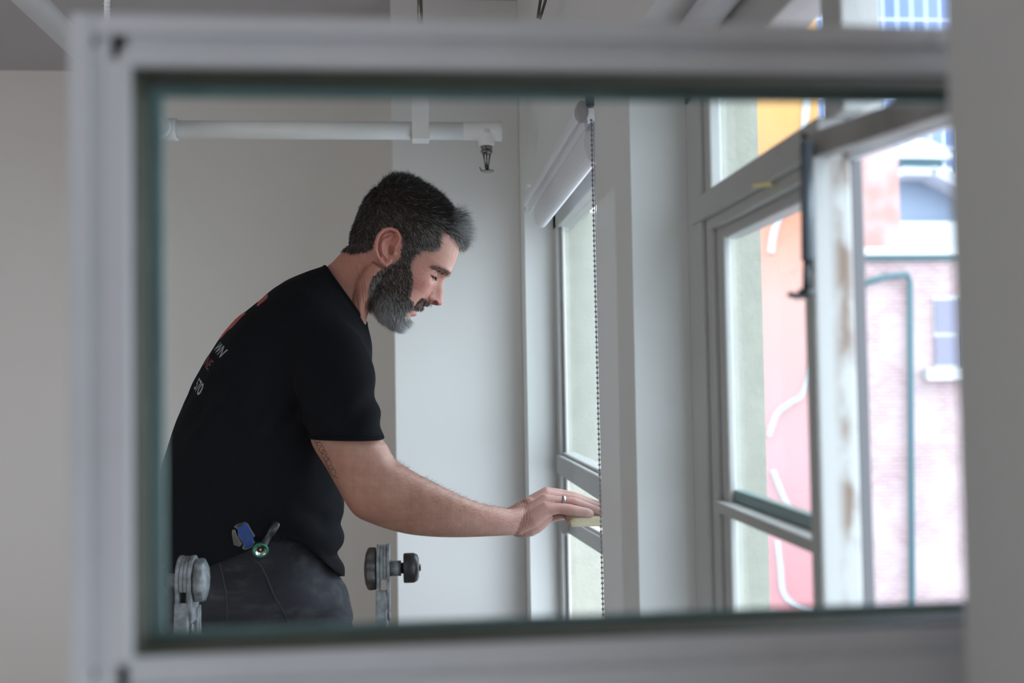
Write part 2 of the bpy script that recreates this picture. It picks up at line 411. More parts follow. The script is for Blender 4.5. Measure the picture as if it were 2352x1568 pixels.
# ------------------------------------------------------------------ roller blinds
rb_ = empty('roller_blind', (XR, 2.0, Z0 + .43))
tag(rb_, 'white rolled-up blind mounted over the far window with a bead chain at its end', 'roller blind')
b = MB(); prof = []
for k in range(25):
    a = 2 * PI * k / 25; r_ = .0245 if math.sin(a) < .3 else .0235
    prof.append((.285 + r_ * math.cos(a) * .75, Z0 + .383 + r_ * 1.35 * math.sin(a)))
b.prism(prof, lambda p, t: (p[0], t, p[1]), 1.645, 2.36); o = b.build('fabric_roll', M['blind'], rb_, 0.002)
def seg(y0, y1, xx, zz, rx, rz_, m, name, bev=0.0):
    pr = [(xx + rx * math.cos(a), zz + rz_ * math.sin(a)) for a in np.linspace(0, 2 * PI, 20, False)]
    return MB().prism(pr, lambda p, t: (p[0], t, p[1]), y0, y1).build(name, m, rb_, bev)
seg(1.625, 2.47, .262, Z0 + .428, .0075, .013, M['blind'], 'head_rail', .002)
seg(1.63, 2.47, .270, Z0 + .410, .0035, .010, M['blind'], 'rail_groove', .001)
seg(1.612, 1.628, .262, Z0 + .424, .0105, .0165, M['blindgrey'], 'end_bracket', .002)
MB().box(.268, .281, 1.605, 1.62, Z0 + .43, Z0 + .452).build('wall_clip', M['darkmetal'], rb_, .001)
MB().box(.255, .281, 2.38, 2.42, Z0 + .448, Z0 + .456).box(.262, .281, 2.39, 2.41, Z0 + .43, Z0 + .45).build('wall_bracket', M['pipe'], rb_, .002)
ch = MB(); c0 = P(1358, 276, 1.612); c1 = P(1386, 1446, 1.612); n = 100
for k in range(n + 8):
    p = c0 + (c1 - c0) * (k / n); ch.ball(p, .0022, 8, 6)
ch.tube([c0, c0 + (c1 - c0) * 1.08], .0007, 6)
ch.build('bead_chain', M['bead'], rb_)
MB().tube([c0 + (.0040, .004, 0), (c0 + (c1 - c0) * 1.08) + (.0040, .004, 0)], .0012, 6).build('return_cord', M['blind'], rb_)
nb = empty('roller_blind', (XG - .03, .9, HEAD - .03))
tag(nb, 'white rolled-up blind tucked under the head of the near window above the sash', 'roller blind')
MB().cyl((XG - .026, .56, HEAD - .022), (XG - .026, YP1 - .01, HEAD - .022), .019, 24).build('fabric_roll', M['blind'], nb)
MB().box(XG - .05, XG - .02, .55, .558, HEAD - .045, HEAD).build('bracket', M['blindgrey'], nb, .001)

# ------------------------------------------------------------------ sprinkler pipe
YPp = 2.3
pz = P(700, 299, YPp)[2]; prd = 20.5 * YPp / FPX
pl = P(372, 297, YPp); pr = P(1150, 299, YPp); pl[2] = pr[2] = pz
sp = empty('sprinkler_pipe', (pl[0], YPp, pz))
tag(sp, 'white painted sprinkler pipe turning a corner below the ceiling', 'pipe')
MB().tube([pl, pr], prd, 32).build('cross_pipe', M['pipe'], sp)
MB().tube([pl + (0, -.03, 0), (pl[0], -1.5, pz)], prd, 32).build('long_pipe', M['pipe'], sp)
b = MB(); rc = prd * 1.2
b.ball(pl + (.0, 0, 0), rc, 24, 16); b.lathe(pl, (1, 0, 0), [(0, rc * .98), (.020, rc), (.026, rc * 1.06), (.032, rc * 1.02), (.0325, prd)])
b.lathe(pl, (0, -1, 0), [(0, rc * .98), (.020, rc), (.026, rc * 1.06), (.032, rc * 1.02), (.0325, prd)])
b.build('elbow', M['pipe'], sp)
b = MB()
for k in range(5): b.lathe(pl + (.034 + k * .0032, 0, 0), (1, 0, 0), [(0, prd * .98), (.0011, prd * 1.055), (.0022, prd * .98)])
b.build('pipe_thread', M['pipe'], sp)
tc_ = P(1117, 299, YPp); tc_[2] = pz
b = MB(); b.lathe(tc_ + (-.052, 0, 0), (1, 0, 0), [(0, prd), (.002, prd * 1.02), (.072, prd * 1.03), (.074, prd * 1.13), (.084, prd * 1.15), (.087, prd * 1.05), (.0875, .001)])
b.lathe(tc_, (0, 0, -1), [(0, .021), (.012, .021), (.018, .0185), (.030, .0175), (.034, .016), (.0345, .001)])
b.build('tee', M['pipe'], sp)
hd = empty('fire_sprinkler', tuple(tc_ - (0, 0, .036)))
tag(hd, 'small metal sprinkler head hanging from the end of the white pipe', 'sprinkler head')
q = tc_ - (0, 0, .034)
MB().lathe(q, (0, 0, -1), [(0, .0135), (.004, .0135), (.005, .0115), (.009, .0115), (.010, .0135), (.016, .012), (.018, .008)], 6 * 4).build('threaded_base', M['chrome'], hd)
b = MB()
for s_ in (-1, 1): b.tube([q + (s_ * .0075, 0, -.014), q + (s_ * .0055, 0, -.030), q + (s_ * .002, 0, -.050)], [.0022, .0018, .0022], 8)
b.tube([q + (0, 0, -.016), q + (0, 0, -.046)], .0016, 8)
b.build('yoke_arms', M['chrome'], hd)
b = MB().lathe(q + (.001, 0, -.049), (0, 0, -1), [(0, .004), (.004, .0045), (.0055, .014), (.0075, .0155), (.0082, .014)], 24)
b.bar(q + (-.012, 0, -.055), q + (-.0165, 0, -.047), .010, .0018)
b.build('deflector', M['chrome'], hd)
hs = empty('pipe_hanger', (P(966, 300, YPp)[0], YPp, CEIL))
tag(hs, 'flat white hanger strap and rod holding the cross pipe from the ceiling', 'pipe hanger')
xa, xb = X_(946, YPp, 280), X_(985, YPp, 280); yb_ = prd + .002
b = MB(); b.box(xa, xb, YPp - yb_ - .002, YPp - yb_, pz - prd - .003, pz + .15); b.box(xa, xb, YPp + yb_, YPp + yb_ + .002, pz - prd - .003, pz + .15)
b.box(xa, xb, YPp - yb_, YPp + yb_, pz - prd - .004, pz - prd - .001); b.box(xa, xb, YPp - yb_ - .002, YPp + yb_ + .002, pz + .15, pz + .153)
b.build('strap', M['pipe'], hs, .0006)
MB().cyl((P(965, 30, YPp)[0], YPp, pz + .15), (P(965, 30, YPp)[0], YPp, CEIL), .006, 12).build('threaded_rod', M['chrome'], hs)
h2 = empty('pipe_hanger', (pl[0], 1.9, CEIL))
tag(h2, 'threaded rod hanger carrying the long pipe near the left corner of the sash', 'pipe hanger')
b = MB(); b.cyl((pl[0], 1.9, pz + prd), (pl[0], 1.9, CEIL), .0050, 12)
for k in range(60): b.lathe((pl[0], 1.9, pz + prd + .01 + k * .0075), (0, 0, 1), [(0, .0050), (.0015, .0062), (.003, .0050)], 10)
b.build('threaded_rod', M['pipe'], h2)
b = MB().lathe((pl[0], 1.885, pz), (0, 1, 0), [(0, prd * 1.02), (0, prd * 1.12), (.03, prd * 1.12), (.03, prd * 1.02)]); b.build('clamp_ring', M['pipe'], h2)
for (u0, v0, u1, v1, Y, l) in ((1246, -30, 1235, 42, 1.9, 'thin dark wire dangling from the ceiling, leaning, beside the pair of wires'), (1262, -30, 1240, 44, 1.95, 'thickest slanted dark wire hanging from the ceiling above the blind'), (1416, -40, 1416, 26, 1.7, 'straight rusty rod hanging from the ceiling above the pier')):
    a_, c_ = P(u0, v0, Y), P(u1, v1, Y); d_ = (a_ - c_); a_ = c_ + d_ * ((CEIL - c_[2]) / d_[2])
    o = MB().tube([a_, c_], .0028, 8).build('hanging_wire', M['aludark'], None); tag(o, l, 'wire')

# ------------------------------------------------------------------ outside
def ob(u0, v0, u1, v1, Y, dep, mb=None):
    mb = mb or MB(); um, vm = (u0 + u1) / 2, (v0 + v1) / 2
    a_ = P(u0, vm, Y)[0]; b_ = P(u1, vm, Y)[0]; zt_ = P(um, v0, Y)[2]; zb_ = P(um, v1, Y)[2]
    return mb.box(a_, b_, Y, Y + dep, zb_, zt_)
def brick(name, c1, c2, mortar, sc):
    m, nt, b = nodes(name); b.inputs['Roughness'].default_value = .9
    tc = nt.nodes.new('ShaderNodeTexCoord'); mp = nt.nodes.new('ShaderNodeMapping'); mp.inputs['Rotation'].default_value = (PI / 2, 0, 0)
    br = nt.nodes.new('ShaderNodeTexBrick'); br.inputs['Scale'].default_value = sc; br.inputs['Color1'].default_value = (*c1, 1); br.inputs['Color2'].default_value = (*c2, 1)
    br.inputs['Mortar'].default_value = (*mortar, 1); br.inputs['Mortar Size'].default_value = .022; br.inputs['Brick Width'].default_value = .5; br.inputs['Row Height'].default_value = .17
    n = nt.nodes.new('ShaderNodeTexNoise'); n.inputs['Scale'].default_value = 1.6; n.inputs['Detail'].default_value = 6
    r = nt.nodes.new('ShaderNodeValToRGB'); r.color_ramp.elements[0].position = .42; r.color_ramp.elements[1].position = .68
    mx = nt.nodes.new('ShaderNodeMix'); mx.data_type = 'RGBA'; mx.inputs['B'].default_value = (0.46, 0.405, 0.42, 1)
    mu = nt.nodes.new('ShaderNodeMath'); mu.operation = 'MULTIPLY'; mu.inputs[1].default_value = .7
    nt.links.new(tc.outputs['Object'], mp.inputs[0]); nt.links.new(mp.outputs[0], br.inputs['Vector']); nt.links.new(tc.outputs['Object'], n.inputs['Vector'])
    nt.links.new(n.outputs['Fac'], r.inputs['Fac']); nt.links.new(r.outputs['Color'], mu.inputs[0]); nt.links.new(mu.outputs[0], mx.inputs['Factor'])
    nt.links.new(br.outputs['Color'], mx.inputs['A']); nt.links.new(mx.outputs['Result'], b.inputs['Base Color'])
    return m
M['brick'] = brick('pale_brick', (0.41, 0.295, 0.30), (0.31, 0.21, 0.23), (0.45, 0.40, 0.405), 3.2)
M['brickred'] = brick('red_brick', (0.40, 0.19, 0.17), (0.36, 0.18, 0.16), (0.38, 0.26, 0.25), 5.0)
M['whiteout'] = mat('white_outdoor_paint', (0.50, 0.52, 0.545), .7)
M['greyclad'] = mat('blue_grey_cladding', (0.17, 0.215, 0.29), .7, var=.05, vscale=2)
M['tealp'] = mat('teal_downpipe_paint', (0.06, 0.13, 0.15), .6)
M['winglass'] = mat('dark_window_glass', (0.17, 0.17, 0.25), .2)
YBk = 14.0
bk = empty('brick_building', (P(2120, 900, YBk)[0], YBk, -6)); tag(bk, 'pale red brick building across the street with a teal downpipe', 'building')
ob(1900, 592, 2600, 4600, YBk, 5).build('wall', M['brick'], bk)
ob(1900, 330, 2066, 570, YBk + .3, 2).build('chimney_wall', M['brickred'], bk)
ob(1900, 566, 2600, 584, YBk - .15, 2.4).build('parapet', M['whiteout'], bk)
ob(1900, 584, 2600, 596, YBk - .08, .3).build('gutter', M['tealp'], bk)
b = MB(); b.tube([P(1980, 652, YBk - .1), P(2030, 636, YBk - .1), P(2084, 630, YBk - .1), P(2090, 648, YBk - .1), P(2098, 1900, YBk - .1)], [.042] * 5, 12); b.build('downpipe', M['tealp'], bk)
wf = ob(2146, 680, 2218, 846, YBk - .03, .2).build('window', M['whiteout'], bk)
ob(2150, 688, 2210, 762, YBk - .06, .04, ob(2150, 772, 2210, 836, YBk - .06, .04)).build('pane', M['winglass'], wf)
ob(2212, 684, 2220, 842, YBk - .07, .06).build('side_frame', M['tealp'], wf)
ob(2132, 846, 2242, 872, YBk - .18, .3).build('window_sill', M['whiteout'], bk)
# gabled outbuilding on the roof terrace behind
YG = 19.8
gb_ = empty('gabled_house', (P(2150, 450, YG)[0], YG, 2)); tag(gb_, 'blue grey gabled house with white roof behind the brick parapet', 'house')
gable = [(2062, 410), (2125, 412), (2160, 425), (2330, 512), (2330, 640), (2062, 640)]
MB().prism([(P(u, v, YG)[0], P(u, v, YG)[2]) for u, v in gable], lambda p, t: (p[0], t, p[1]), YG, YG + 3).build('wall', M['greyclad'], gb_)
ob(2062, 508, 2330, 640, YG - .15, .1).build('white_band', M['whiteout'], gb_)
b = MB()
for (q0, q1) in (((2056, 400), (2128, 402)), ((2124, 398), (2340, 505))):
    b.bar(P(*q0, YG - .3), P(*q1, YG - .3), .7, .16)
b.build('barge_board', mat('lilac_white_board', (.36, .37, .44), .7), gb_)
rf = [(2052, 362), (2106, 311), (2114, 311), (2196, 352), (2196, 364)]
MB().prism([(P(u, v, YG + 1)[0], P(u, v, YG + 1)[2]) for u, v in rf], lambda p, t: (p[0], t, p[1]), YG + 1, YG + 3).build('lantern_roof', M['whiteout'], gb_)
ob(2074, 364, 2165, 392, YG + 1.2, 1.4).build('lantern_wall', M['tealp'], gb_)
rf = [(2168, 425), (2207, 395), (2240, 415), (2240, 470)]
MB().prism([(P(u, v, YG + .6)[0], P(u, v, YG + .6)[2]) for u, v in rf], lambda p, t: (p[0], t, p[1]), YG + .6, YG + 1.2).build('dormer_roof', M['whiteout'], gb_)
ob(2160, 383, 2196, 400, YG + .5, .3).build('roof_vent', M['whiteout'], gb_, .05)
# mural painted building
m, nt, b = nodes('orange_pink_mural_paint'); b.inputs['Roughness'].default_value = .85
tc = nt.nodes.new('ShaderNodeTexCoord'); sep = nt.nodes.new('ShaderNodeSeparateXYZ'); mr = nt.nodes.new('ShaderNodeMapRange')
YM = 8.0
mr.inputs['From Min'].default_value = P(1820, 1440, YM)[2]; mr.inputs['From Max'].default_value = P(1820, 200, YM)[2]
cr = nt.nodes.new('ShaderNodeValToRGB'); els = cr.color_ramp.elements
els[0].position = 0; els[0].color = (.50, .19, .21, 1); els[1].position = 1; els[1].color = (.56, .30, .09, 1)
for p_, c_ in ((.3, (.52, .28, .30)), (.6, (.54, .30, .27)), (.76, (.55, .22, .14)), (.86, (.55, .25, .10))):
    e = els.new(p_); e.color = (*c_, 1)
nt.links.new(tc.outputs['Object'], sep.inputs[0]); nt.links.new(sep.outputs['Z'], mr.inputs['Value']); nt.links.new(mr.outputs[0], cr.inputs['Fac'])
nt.links.new(cr.outputs['Color'], b.inputs['Base Color'])
mb_ = empty('mural_building', (P(1820, 900, YM)[0], YM, -6)); tag(mb_, 'building face painted orange to pink with looping white lines', 'building')
x0m, x1m = P(1600, 800, YM)[0], P(1880, 250, YM)[0]
ribs = MB().box(x0m, x1m, YM, YM + 3, -6, 8)
ribs.build('wall', m, mb_)
def curve_(pts, w):
    pts = [P(u, v, YM - .01) for u, v in pts]
    out = []
    for i in range(len(pts) - 1):
        p0 = pts[max(i - 1, 0)]; p1 = pts[i]; p2 = pts[i + 1]; p3 = pts[min(i + 2, len(pts) - 1)]
        for t in np.linspace(0, 1, 8, False):
            out.append(.5 * ((2 * p1) + (-p0 + p2) * t + (2 * p0 - 5 * p1 + 4 * p2 - p3) * t * t + (-p0 + 3 * p1 - 3 * p2 + p3) * t ** 3))
    out.append(pts[-1]); return out
b = MB()
for pts, w in (([(1868, 120), (1856, 200), (1850, 260), (1846, 330), (1830, 400), (1800, 470), (1778, 530), (1770, 580)], .034),
               ([(1900, 770), (1870, 830), (1845, 900), (1815, 925), (1785, 950), (1765, 1000)], .026),
               ([(1775, 1080), (1795, 1130), (1820, 1180), (1850, 1205), (1900, 1230)], .026),
               ([(1785, 1240), (1792, 1300), (1800, 1360), (1835, 1395), (1900, 1420)], .026),
               ([(1770, 1405), (1800, 1425), (1830, 1450)], .012)):
    pp = curve_(pts, w)
    b = MB()
    for i in range(len(pp) - 1): b.bar(pp[i], pp[i + 1] + (pp[i + 1] - pp[i]) * .15, .02, w * 1.6, up=np.cross(pp[i + 1] - pp[i], (0, 1, 0)))
    b.build('painted_line', M['whiteout'], mb_)
# glass tower far behind
m, nt, b = nodes('blue_glass_curtain_wall'); b.inputs['Roughness'].default_value = .3
tc = nt.nodes.new('ShaderNodeTexCoord'); mp = nt.nodes.new('ShaderNodeMapping'); mp.inputs['Rotation'].default_value = (PI / 2, 0, 0)
br = nt.nodes.new('ShaderNodeTexBrick'); br.offset = 0; br.inputs['Scale'].default_value = .55; br.inputs['Color1'].default_value = (.06, .11, .26, 1); br.inputs['Color2'].default_value = (.15, .21, .38, 1)
br.inputs['Mortar'].default_value = (.42, .48, .60, 1); br.inputs['Mortar Size'].default_value = .03; br.inputs['Brick Width'].default_value = .35; br.inputs['Row Height'].default_value = .6
nt.links.new(tc.outputs['Object'], mp.inputs[0]); nt.links.new(mp.outputs[0], br.inputs['Vector']); nt.links.new(br.outputs['Color'], b.inputs['Base Color'])
YT = 42.0
tw = ob(1700, -1400, 2900, 700, YT, 10).build('glass_tower', m, None); tag(tw, 'tall blue glass tower with pale mullions behind the gabled house', 'building')
struct('ground', MB().box(-20, 60, -20, 90, -6.2, -6), mat('street_asphalt', (.35, .35, .35), .9))

# ------------------------------------------------------------------ the man
YH = 1.92                       # his mid plane
HS = YH / FPX                   # metres per photo pixel there
TILT = math.radians(31)
FV = np.array([math.cos(TILT), 0, -math.sin(TILT)]); UV = np.array([math.sin(TILT), 0, math.cos(TILT)])
EAR = P(905, 590, YH)
def HL(b, y, a): return EAR + (FV * b + UV * a) * HS + np.array([0, y * HS, 0])     # head frame (pixels) -> world
def toHL(v):
    d = v - EAR; return d @ FV / HS, d[:, 1] / HS, d @ UV / HS
def ba(u, v):
    d = np.array([u - 905, v - 590.0])
    return d[0] * math.cos(TILT) + d[1] * math.sin(TILT), d[0] * math.sin(TILT) - d[1] * math.cos(TILT)

man = empty('person', (P(560, 800, YH)[0], YH, 0))
tag(man, 'bearded man in black t-shirt leaning forward, right hand reaching to the far window', 'person')

body = MB()
# head: stacked rings a, front, back, half width
HT = [(-132, 74, 58, 6), (-128, 86, 42, 24), (-122, 96, 24, 44), (-112, 101, 4, 57), (-100, 104, -14, 66), (-85, 105, -30, 71), (-70, 108, -44, 73), (-55, 111, -74, 77),
      (-40, 112, -92, 82), (-20, 113, -104, 88), (0, 116, -110, 91), (15, 120, -113, 92), (30, 129, -116, 93), (44, 129, -118, 94), (62, 127, -121, 94),
      (80, 123, -121, 93), (100, 116, -118, 90), (120, 105, -114, 84), (138, 88, -106, 74), (152, 69, -96, 62), (163, 48, -84, 46), (170, 20, -70, 28), (173, -20, -42, 8)]
HA = np.array(HT, float)
def hint(a, c): return np.interp(a, HA[:, 0], HA[:, c])
def headring(a, n=120):
    F, B, Wd = hint(a, 1), hint(a, 2), hint(a, 3); c = 0.0 if (F > 20 and B < -20) else (F + B) / 2
    if a < -40: c = B + (F - B) * (.0 + .42)
    if a > 100: c = (F + B) / 2 * min(1, (a - 100) / 50)
    out = []
    for k in range(n):
        t = 2 * PI * k / n; ct, st_ = math.cos(t), math.sin(t)
        e = 2 / 2.35 if ct > 0 else 2 / 2.1
        x = abs(ct) ** e * math.copysign(1, ct); y = abs(st_) ** e * math.copysign(1, st_)
        b = c + (F - c) * x if x > 0 else c + (c - B) * x
        y *= Wd
        if ct > 0:
            g = lambda m, s: math.exp(-((m) / s) ** 2)
            if -58 < a < 34:                     # nose
                na = np.interp(a, [-57, -51, -46, -40, -34, -27, -10, 2, 12, 22, 34], [0, 16, 32, 38, 38, 33, 24, 14, 7, 3, 0])
                sg = np.interp(a, [-50, -38, -20, 5, 25], [15, 15, 11.5, 9, 16])
                b += na * math.exp(-(abs(y) / sg) ** 2.4)
                b += 12 * g(abs(y) - 15, 7) * g(a + 42, 8)
            b += 5.5 * g(abs(y) - 30, 24) * g(a - 31, 8) * (1 if abs(y) < 70 else .5)      # brow
            b -= 13 * g(abs(y) - 37, 15) * g(a - 7, 13)                                     # socket
            b += 5 * g(abs(y) - 58, 18) * g(a + 20, 16)                                     # cheekbone
            b += 7 * g(y, 26) * g(a + 69, 6) - 10 * g(y, 24) * g(a + 79.5, 3.6) + 8 * g(y, 22) * g(a + 89, 7)   # lips
            b -= 3 * g(y, 30) * g(a + 100, 4)
        out.append(HL(b, y, a))
    return out
body.loft([headring(a) for a in np.concatenate([np.linspace(-132, -100, 14), np.linspace(-98, 40, 60), np.linspace(44, 173, 36)])], True)
for s_ in (-1, 1):
    body.ball(HL(92, 37 * s_, 6), 15.2 * HS, 20, 14)            # lowered eyelids over the eyeballs
# ears
def earpt(u, v, off, s_): 
    b_, a_ = ba(u, v); return HL(b_, s_ * off, a_)
for s_ in (-1, 1):
    hel = [(907, 583, 93), (916, 572, 97), (921, 560, 98), (915, 546, 101), (901, 540, 105), (886, 543, 108), (875, 555, 111), (869, 571, 112), (868, 588, 111), (872, 602, 107), (880, 613, 101), (889, 619, 97), (897, 614, 94), (900, 605, 91)]
    body.tube([earpt(u, v, o, s_) for u, v, o in hel], [x * HS for x in (3, 3.4, 3.8, 4, 4.2, 4.3, 4.3, 4.2, 4.2, 4.6, 5.6, 6, 5.2, 4)], 10)
    pts = [(917, 556, 92), (901, 545, 99), (886, 550, 103), (876, 562, 105), (873, 586, 104), (880, 605, 99), (890, 613, 94), (899, 606, 90)]
    cb = (900, 580, 92)
    outer_ = [earpt(u, v, o, s_) for u, v, o in pts]; inner_ = [earpt(u, v, o - 7, s_) for u, v, o in pts]
    n = len(pts); vs = outer_ + inner_ + [earpt(*cb, s_), earpt(cb[0], cb[1], cb[2] - 14, s_)]
    fs = [(i, (i + 1) % n, 2 * n) for i in range(n)] + [(n + (i + 1) % n, n + i, 2 * n + 1) for i in range(n)] + [((i + 1) % n, i, n + i, n + (i + 1) % n) for i in range(n)]
    body.add(vs, fs, True)
    body.tube([earpt(*q, s_) for q in ((908, 556, 97), (896, 560, 101), (884, 566, 103.5), (880, 580, 104), (883, 595, 102), (891, 602, 97))], [2 * HS, 2.8 * HS, 3 * HS, 3 * HS, 2.8 * HS, 2.4 * HS], 8)
    body.ball(earpt(907, 593, 93, s_), (5 * HS, 4 * HS, 6 * HS), 12, 8)
    body.ball(earpt(893, 612, 95, s_), (6.5 * HS, 3.5 * HS, 8 * HS), 12, 8)

# generic limb ring from two outline points, given depth and half thickness sideways
def ering(Ap, Bp, Y, w, n=40, e=2.0, Yb=None):
    A3, B3 = P(*Ap, Y), P(*Bp, Y if Yb is None else Yb); c = (A3 + B3) / 2; ax = (B3 - A3) / 2
    out = []
    for k in range(n):
        t = 2 * PI * k / n; x = abs(math.cos(t)) ** (2 / e) * math.copysign(1, math.cos(t)); y = abs(math.sin(t)) ** (2 / e) * math.copysign(1, math.sin(t))
        out.append(c + ax * x + np.array([0, w, 0]) * y)
    return out
def dense(rings, k=4):
    """Catmull-Rom between rings"""
    R_ = [np.array(r) for r in rings]; out = []
    for i in range(len(R_) - 1):
        p0, p1, p2, p3 = R_[max(i - 1, 0)], R_[i], R_[i + 1], R_[min(i + 2, len(R_) - 1)]
        for t in np.linspace(0, 1, k, False):
            out.append(.5 * ((2 * p1) + (-p0 + p2) * t + (2 * p0 - 5 * p1 + 4 * p2 - p3) * t * t + (-p0 + 3 * p1 - 3 * p2 + p3) * t ** 3))
    out.append(R_[-1]); return out
# neck
body.loft(dense([ering((700, 690), (822, 815), YH, .060), ering((742, 624), (838, 752), YH, .060), ering((766, 600), (845, 722), YH, .056),
                 ering((790, 575), (858, 690), YH, .055), ering((815, 555), (880, 662), YH, .055), ering((838, 545), (900, 640), YH, .050)]), True)
for s_ in (-1, 1):      # neck muscle from behind the ear to the collar bone
    body.tube([P(868, 610, YH + s_ * .066), P(840, 650, YH + s_ * .062), P(822, 700, YH + s_ * .048), P(828, 745, YH + s_ * .030)], [.013, .014, .013, .011], 12)
# trunk under the shirt
TR = [((400, 1300), (715, 1305), .145), ((395, 1200), (735, 1215), .155), ((402, 1090), (760, 1140), .17), ((428, 985), (775, 1070), .18), ((462, 885), (790, 985), .185),
      ((508, 800), (812, 915), .19), ((572, 733), (832, 850), .185), ((648, 676), (838, 795), .16), ((708, 642), (836, 765), .11), ((748, 630), (832, 748), .06)]
body.loft(dense([ering(a, b, YH, w, 48, 2.3) for a, b, w in [((430, 1390), (700, 1385), .13)] + TR]), True)
# near (right) arm
ARM = [((690, 780), (806, 785), 1.785, .050), ((692, 845), (830, 838), 1.745, .056), ((700, 920), (850, 915), 1.725, .060), ((712, 1000), (876, 1002), 1.715, .057), ((722, 1030), (889, 1022), 1.712, .055),
       ((748, 1072), (906, 1052), 1.712, .052), ((776, 1122), (930, 1070), 1.712, .049), ((800, 1164), (957, 1086), 1.715, .046), ((820, 1186), (985, 1101), 1.72, .044), ((850, 1200), (1012, 1115), 1.73, .043),
       ((890, 1214), (1040, 1129), 1.745, .041), ((940, 1226), (1068, 1142), 1.76, .038), ((1000, 1232), (1094, 1152), 1.78, .035), ((1060, 1233), (1118, 1159), 1.80, .031), ((1120, 1231), (1146, 1164), 1.822, .028),
       ((1165, 1229), (1172, 1168), 1.842, .027), ((1185, 1227), (1190, 1166), 1.852, .0255), ((1206, 1224), (1212, 1158), 1.862, .020)]
body.loft(dense([ering(a, b, y, w, 40, 2.1) for a, b, y, w in ARM]), True)
# right hand: metacarpals, heel, fingers, thumb
def tb(pts, rad, n=14):
    pts3 = [P(*p) for p in pts]; body.tube(pts3, rad, n); body.ball(pts3[0], rad[0], n, 8); body.ball(pts3[-1], rad[-1], n, 8)
HAND = [  # wrist .. knuckle .. joints .. tip   (u, v, Y)
    ([(1168, 1184, 1.868), (1216, 1155, 1.885), (1256, 1131, 1.902), (1288, 1133, 1.906), (1320, 1141, 1.906), (1352, 1152, 1.905), (1384, 1163, 1.902), (1396, 1169, 1.90)], [.0125, .0125, .0112, .0084, .0094, .0078, .0076, .0062]),
    ([(1168, 1188, 1.858), (1216, 1162, 1.870), (1256, 1136, 1.884), (1290, 1140, 1.888), (1328, 1149, 1.888), (1360, 1160, 1.887), (1394, 1173, 1.884), (1406, 1178, 1.882)], [.0125, .0125, .0116, .0086, .0096, .0080, .0078, .0062]),
    ([(1168, 1196, 1.850), (1216, 1174, 1.855), (1254, 1149, 1.864), (1290, 1150, 1.867), (1320, 1154, 1.867), (1350, 1164, 1.866), (1380, 1176, 1.864), (1390, 1180, 1.863)], [.0125, .0125, .0114, .0084, .0096, .0080, .0078, .0062]),
    ([(1190, 1208, 1.843), (1222, 1192, 1.842), (1256, 1169, 1.845), (1284, 1167, 1.846), (1307, 1170, 1.847), (1331, 1173.5, 1.847), (1350, 1177, 1.847), (1356, 1178, 1.847)], [.0150, .0155, .0126, .0096, .0104, .0086, .0084, .0066]),
    ([(1200, 1205, 1.880), (1232, 1196, 1.900), (1262, 1188, 1.912), (1286, 1182, 1.914), (1300, 1178, 1.912)], [.014, .014, .0105, .0095, .0075])]
for pts, rad in HAND: tb(pts, rad)
def eb(c, r, ang):
    R2 = np.array(Matrix.Rotation(ang, 3, 'Y')); body.ball(P(*c), r, 20, 14, R2)
body.tube([P(*q) for q in ((1176, 1202, 1.856), (1192, 1207, 1.857), (1204, 1207.5, 1.857), (1216, 1205.5, 1.857), (1228, 1200, 1.857), (1240, 1192, 1.858), (1250, 1184, 1.859), (1262, 1176, 1.860))], [.0185, .0200, .0205, .0205, .0198, .0185, .0165, .012], 24)
eb((1232, 1170, 1.872), (.030, .020, .017), math.radians(38))
# far (left) arm, mostly hidden behind the body
LA = [((700, 790), (840, 790), 2.07, .055), ((672, 880), (800, 880), 2.10, .052), ((640, 980), (755, 985), 2.125, .048), ((620, 1080), (715, 1080), 2.135, .045), ((622, 1150), (704, 1112), 2.135, .042),
      ((662, 1190), (722, 1130), 2.13, .038), ((710, 1230), (752, 1172), 2.115, .033), ((732, 1262), (760, 1222), 2.10, .026)]
body.loft(dense([ering(a, b, y, w, 30, 2.1) for a, b, y, w in LA]), True)
tb([(735, 1240, 2.10), (742, 1272, 2.09)], [.024, .020])
for i in range(4):
    tb([(730 + i * 2, 1245, 2.085 + i * .018), (732 + i * 2, 1290, 2.075 + i * .02), (724, 1322, 2.073 + i * .02), (714, 1344, 2.073 + i * .019)], [.012, .0092, .0085, .0072], 10)
tb([(722, 1245, 2.085), (704, 1275, 2.07), (692, 1300, 2.066)], [.013, .010, .008], 10)

bm_ = fuse(body, 0.0018, 3)
V = getv(bm_); N = getn(bm_)
b_, y_, a_ = toHL(V)
ay = np.abs(y_)
def dent(sel_c, r, push, sharp=1.0):
    """push the surface inside a ball; centre in the head frame"""
    for s_ in (-1, 1):
        c = HL(sel_c[0], s_ * sel_c[1], sel_c[2]); d = np.linalg.norm((V - c) / (np.array(r) * HS), axis=1)
        k = np.clip(1 - d ** 2, 0, 1)[:, None] ** sharp
        pv = FV * push[0] + UV * push[2] + np.array([0, s_ * push[1], 0])
        V[:] = V + pv * k * HS
be, ae = ba(900, 586); dent((be, 98, ae), (9, 12, 13), (2, -11, 0))            # ear bowl
be, ae = ba(893, 556); dent((be, 106, ae), (6, 9, 5), (0, -5, 0))
be, ae = ba(997, 697.5); dent((be - 1, 13, ae - 2), (9, 8, 7), (-5, -3, 7))       # nostrils
dent((100, 10, -80), (14, 22, 4), (-7, 0, 0))                                  # parted lips
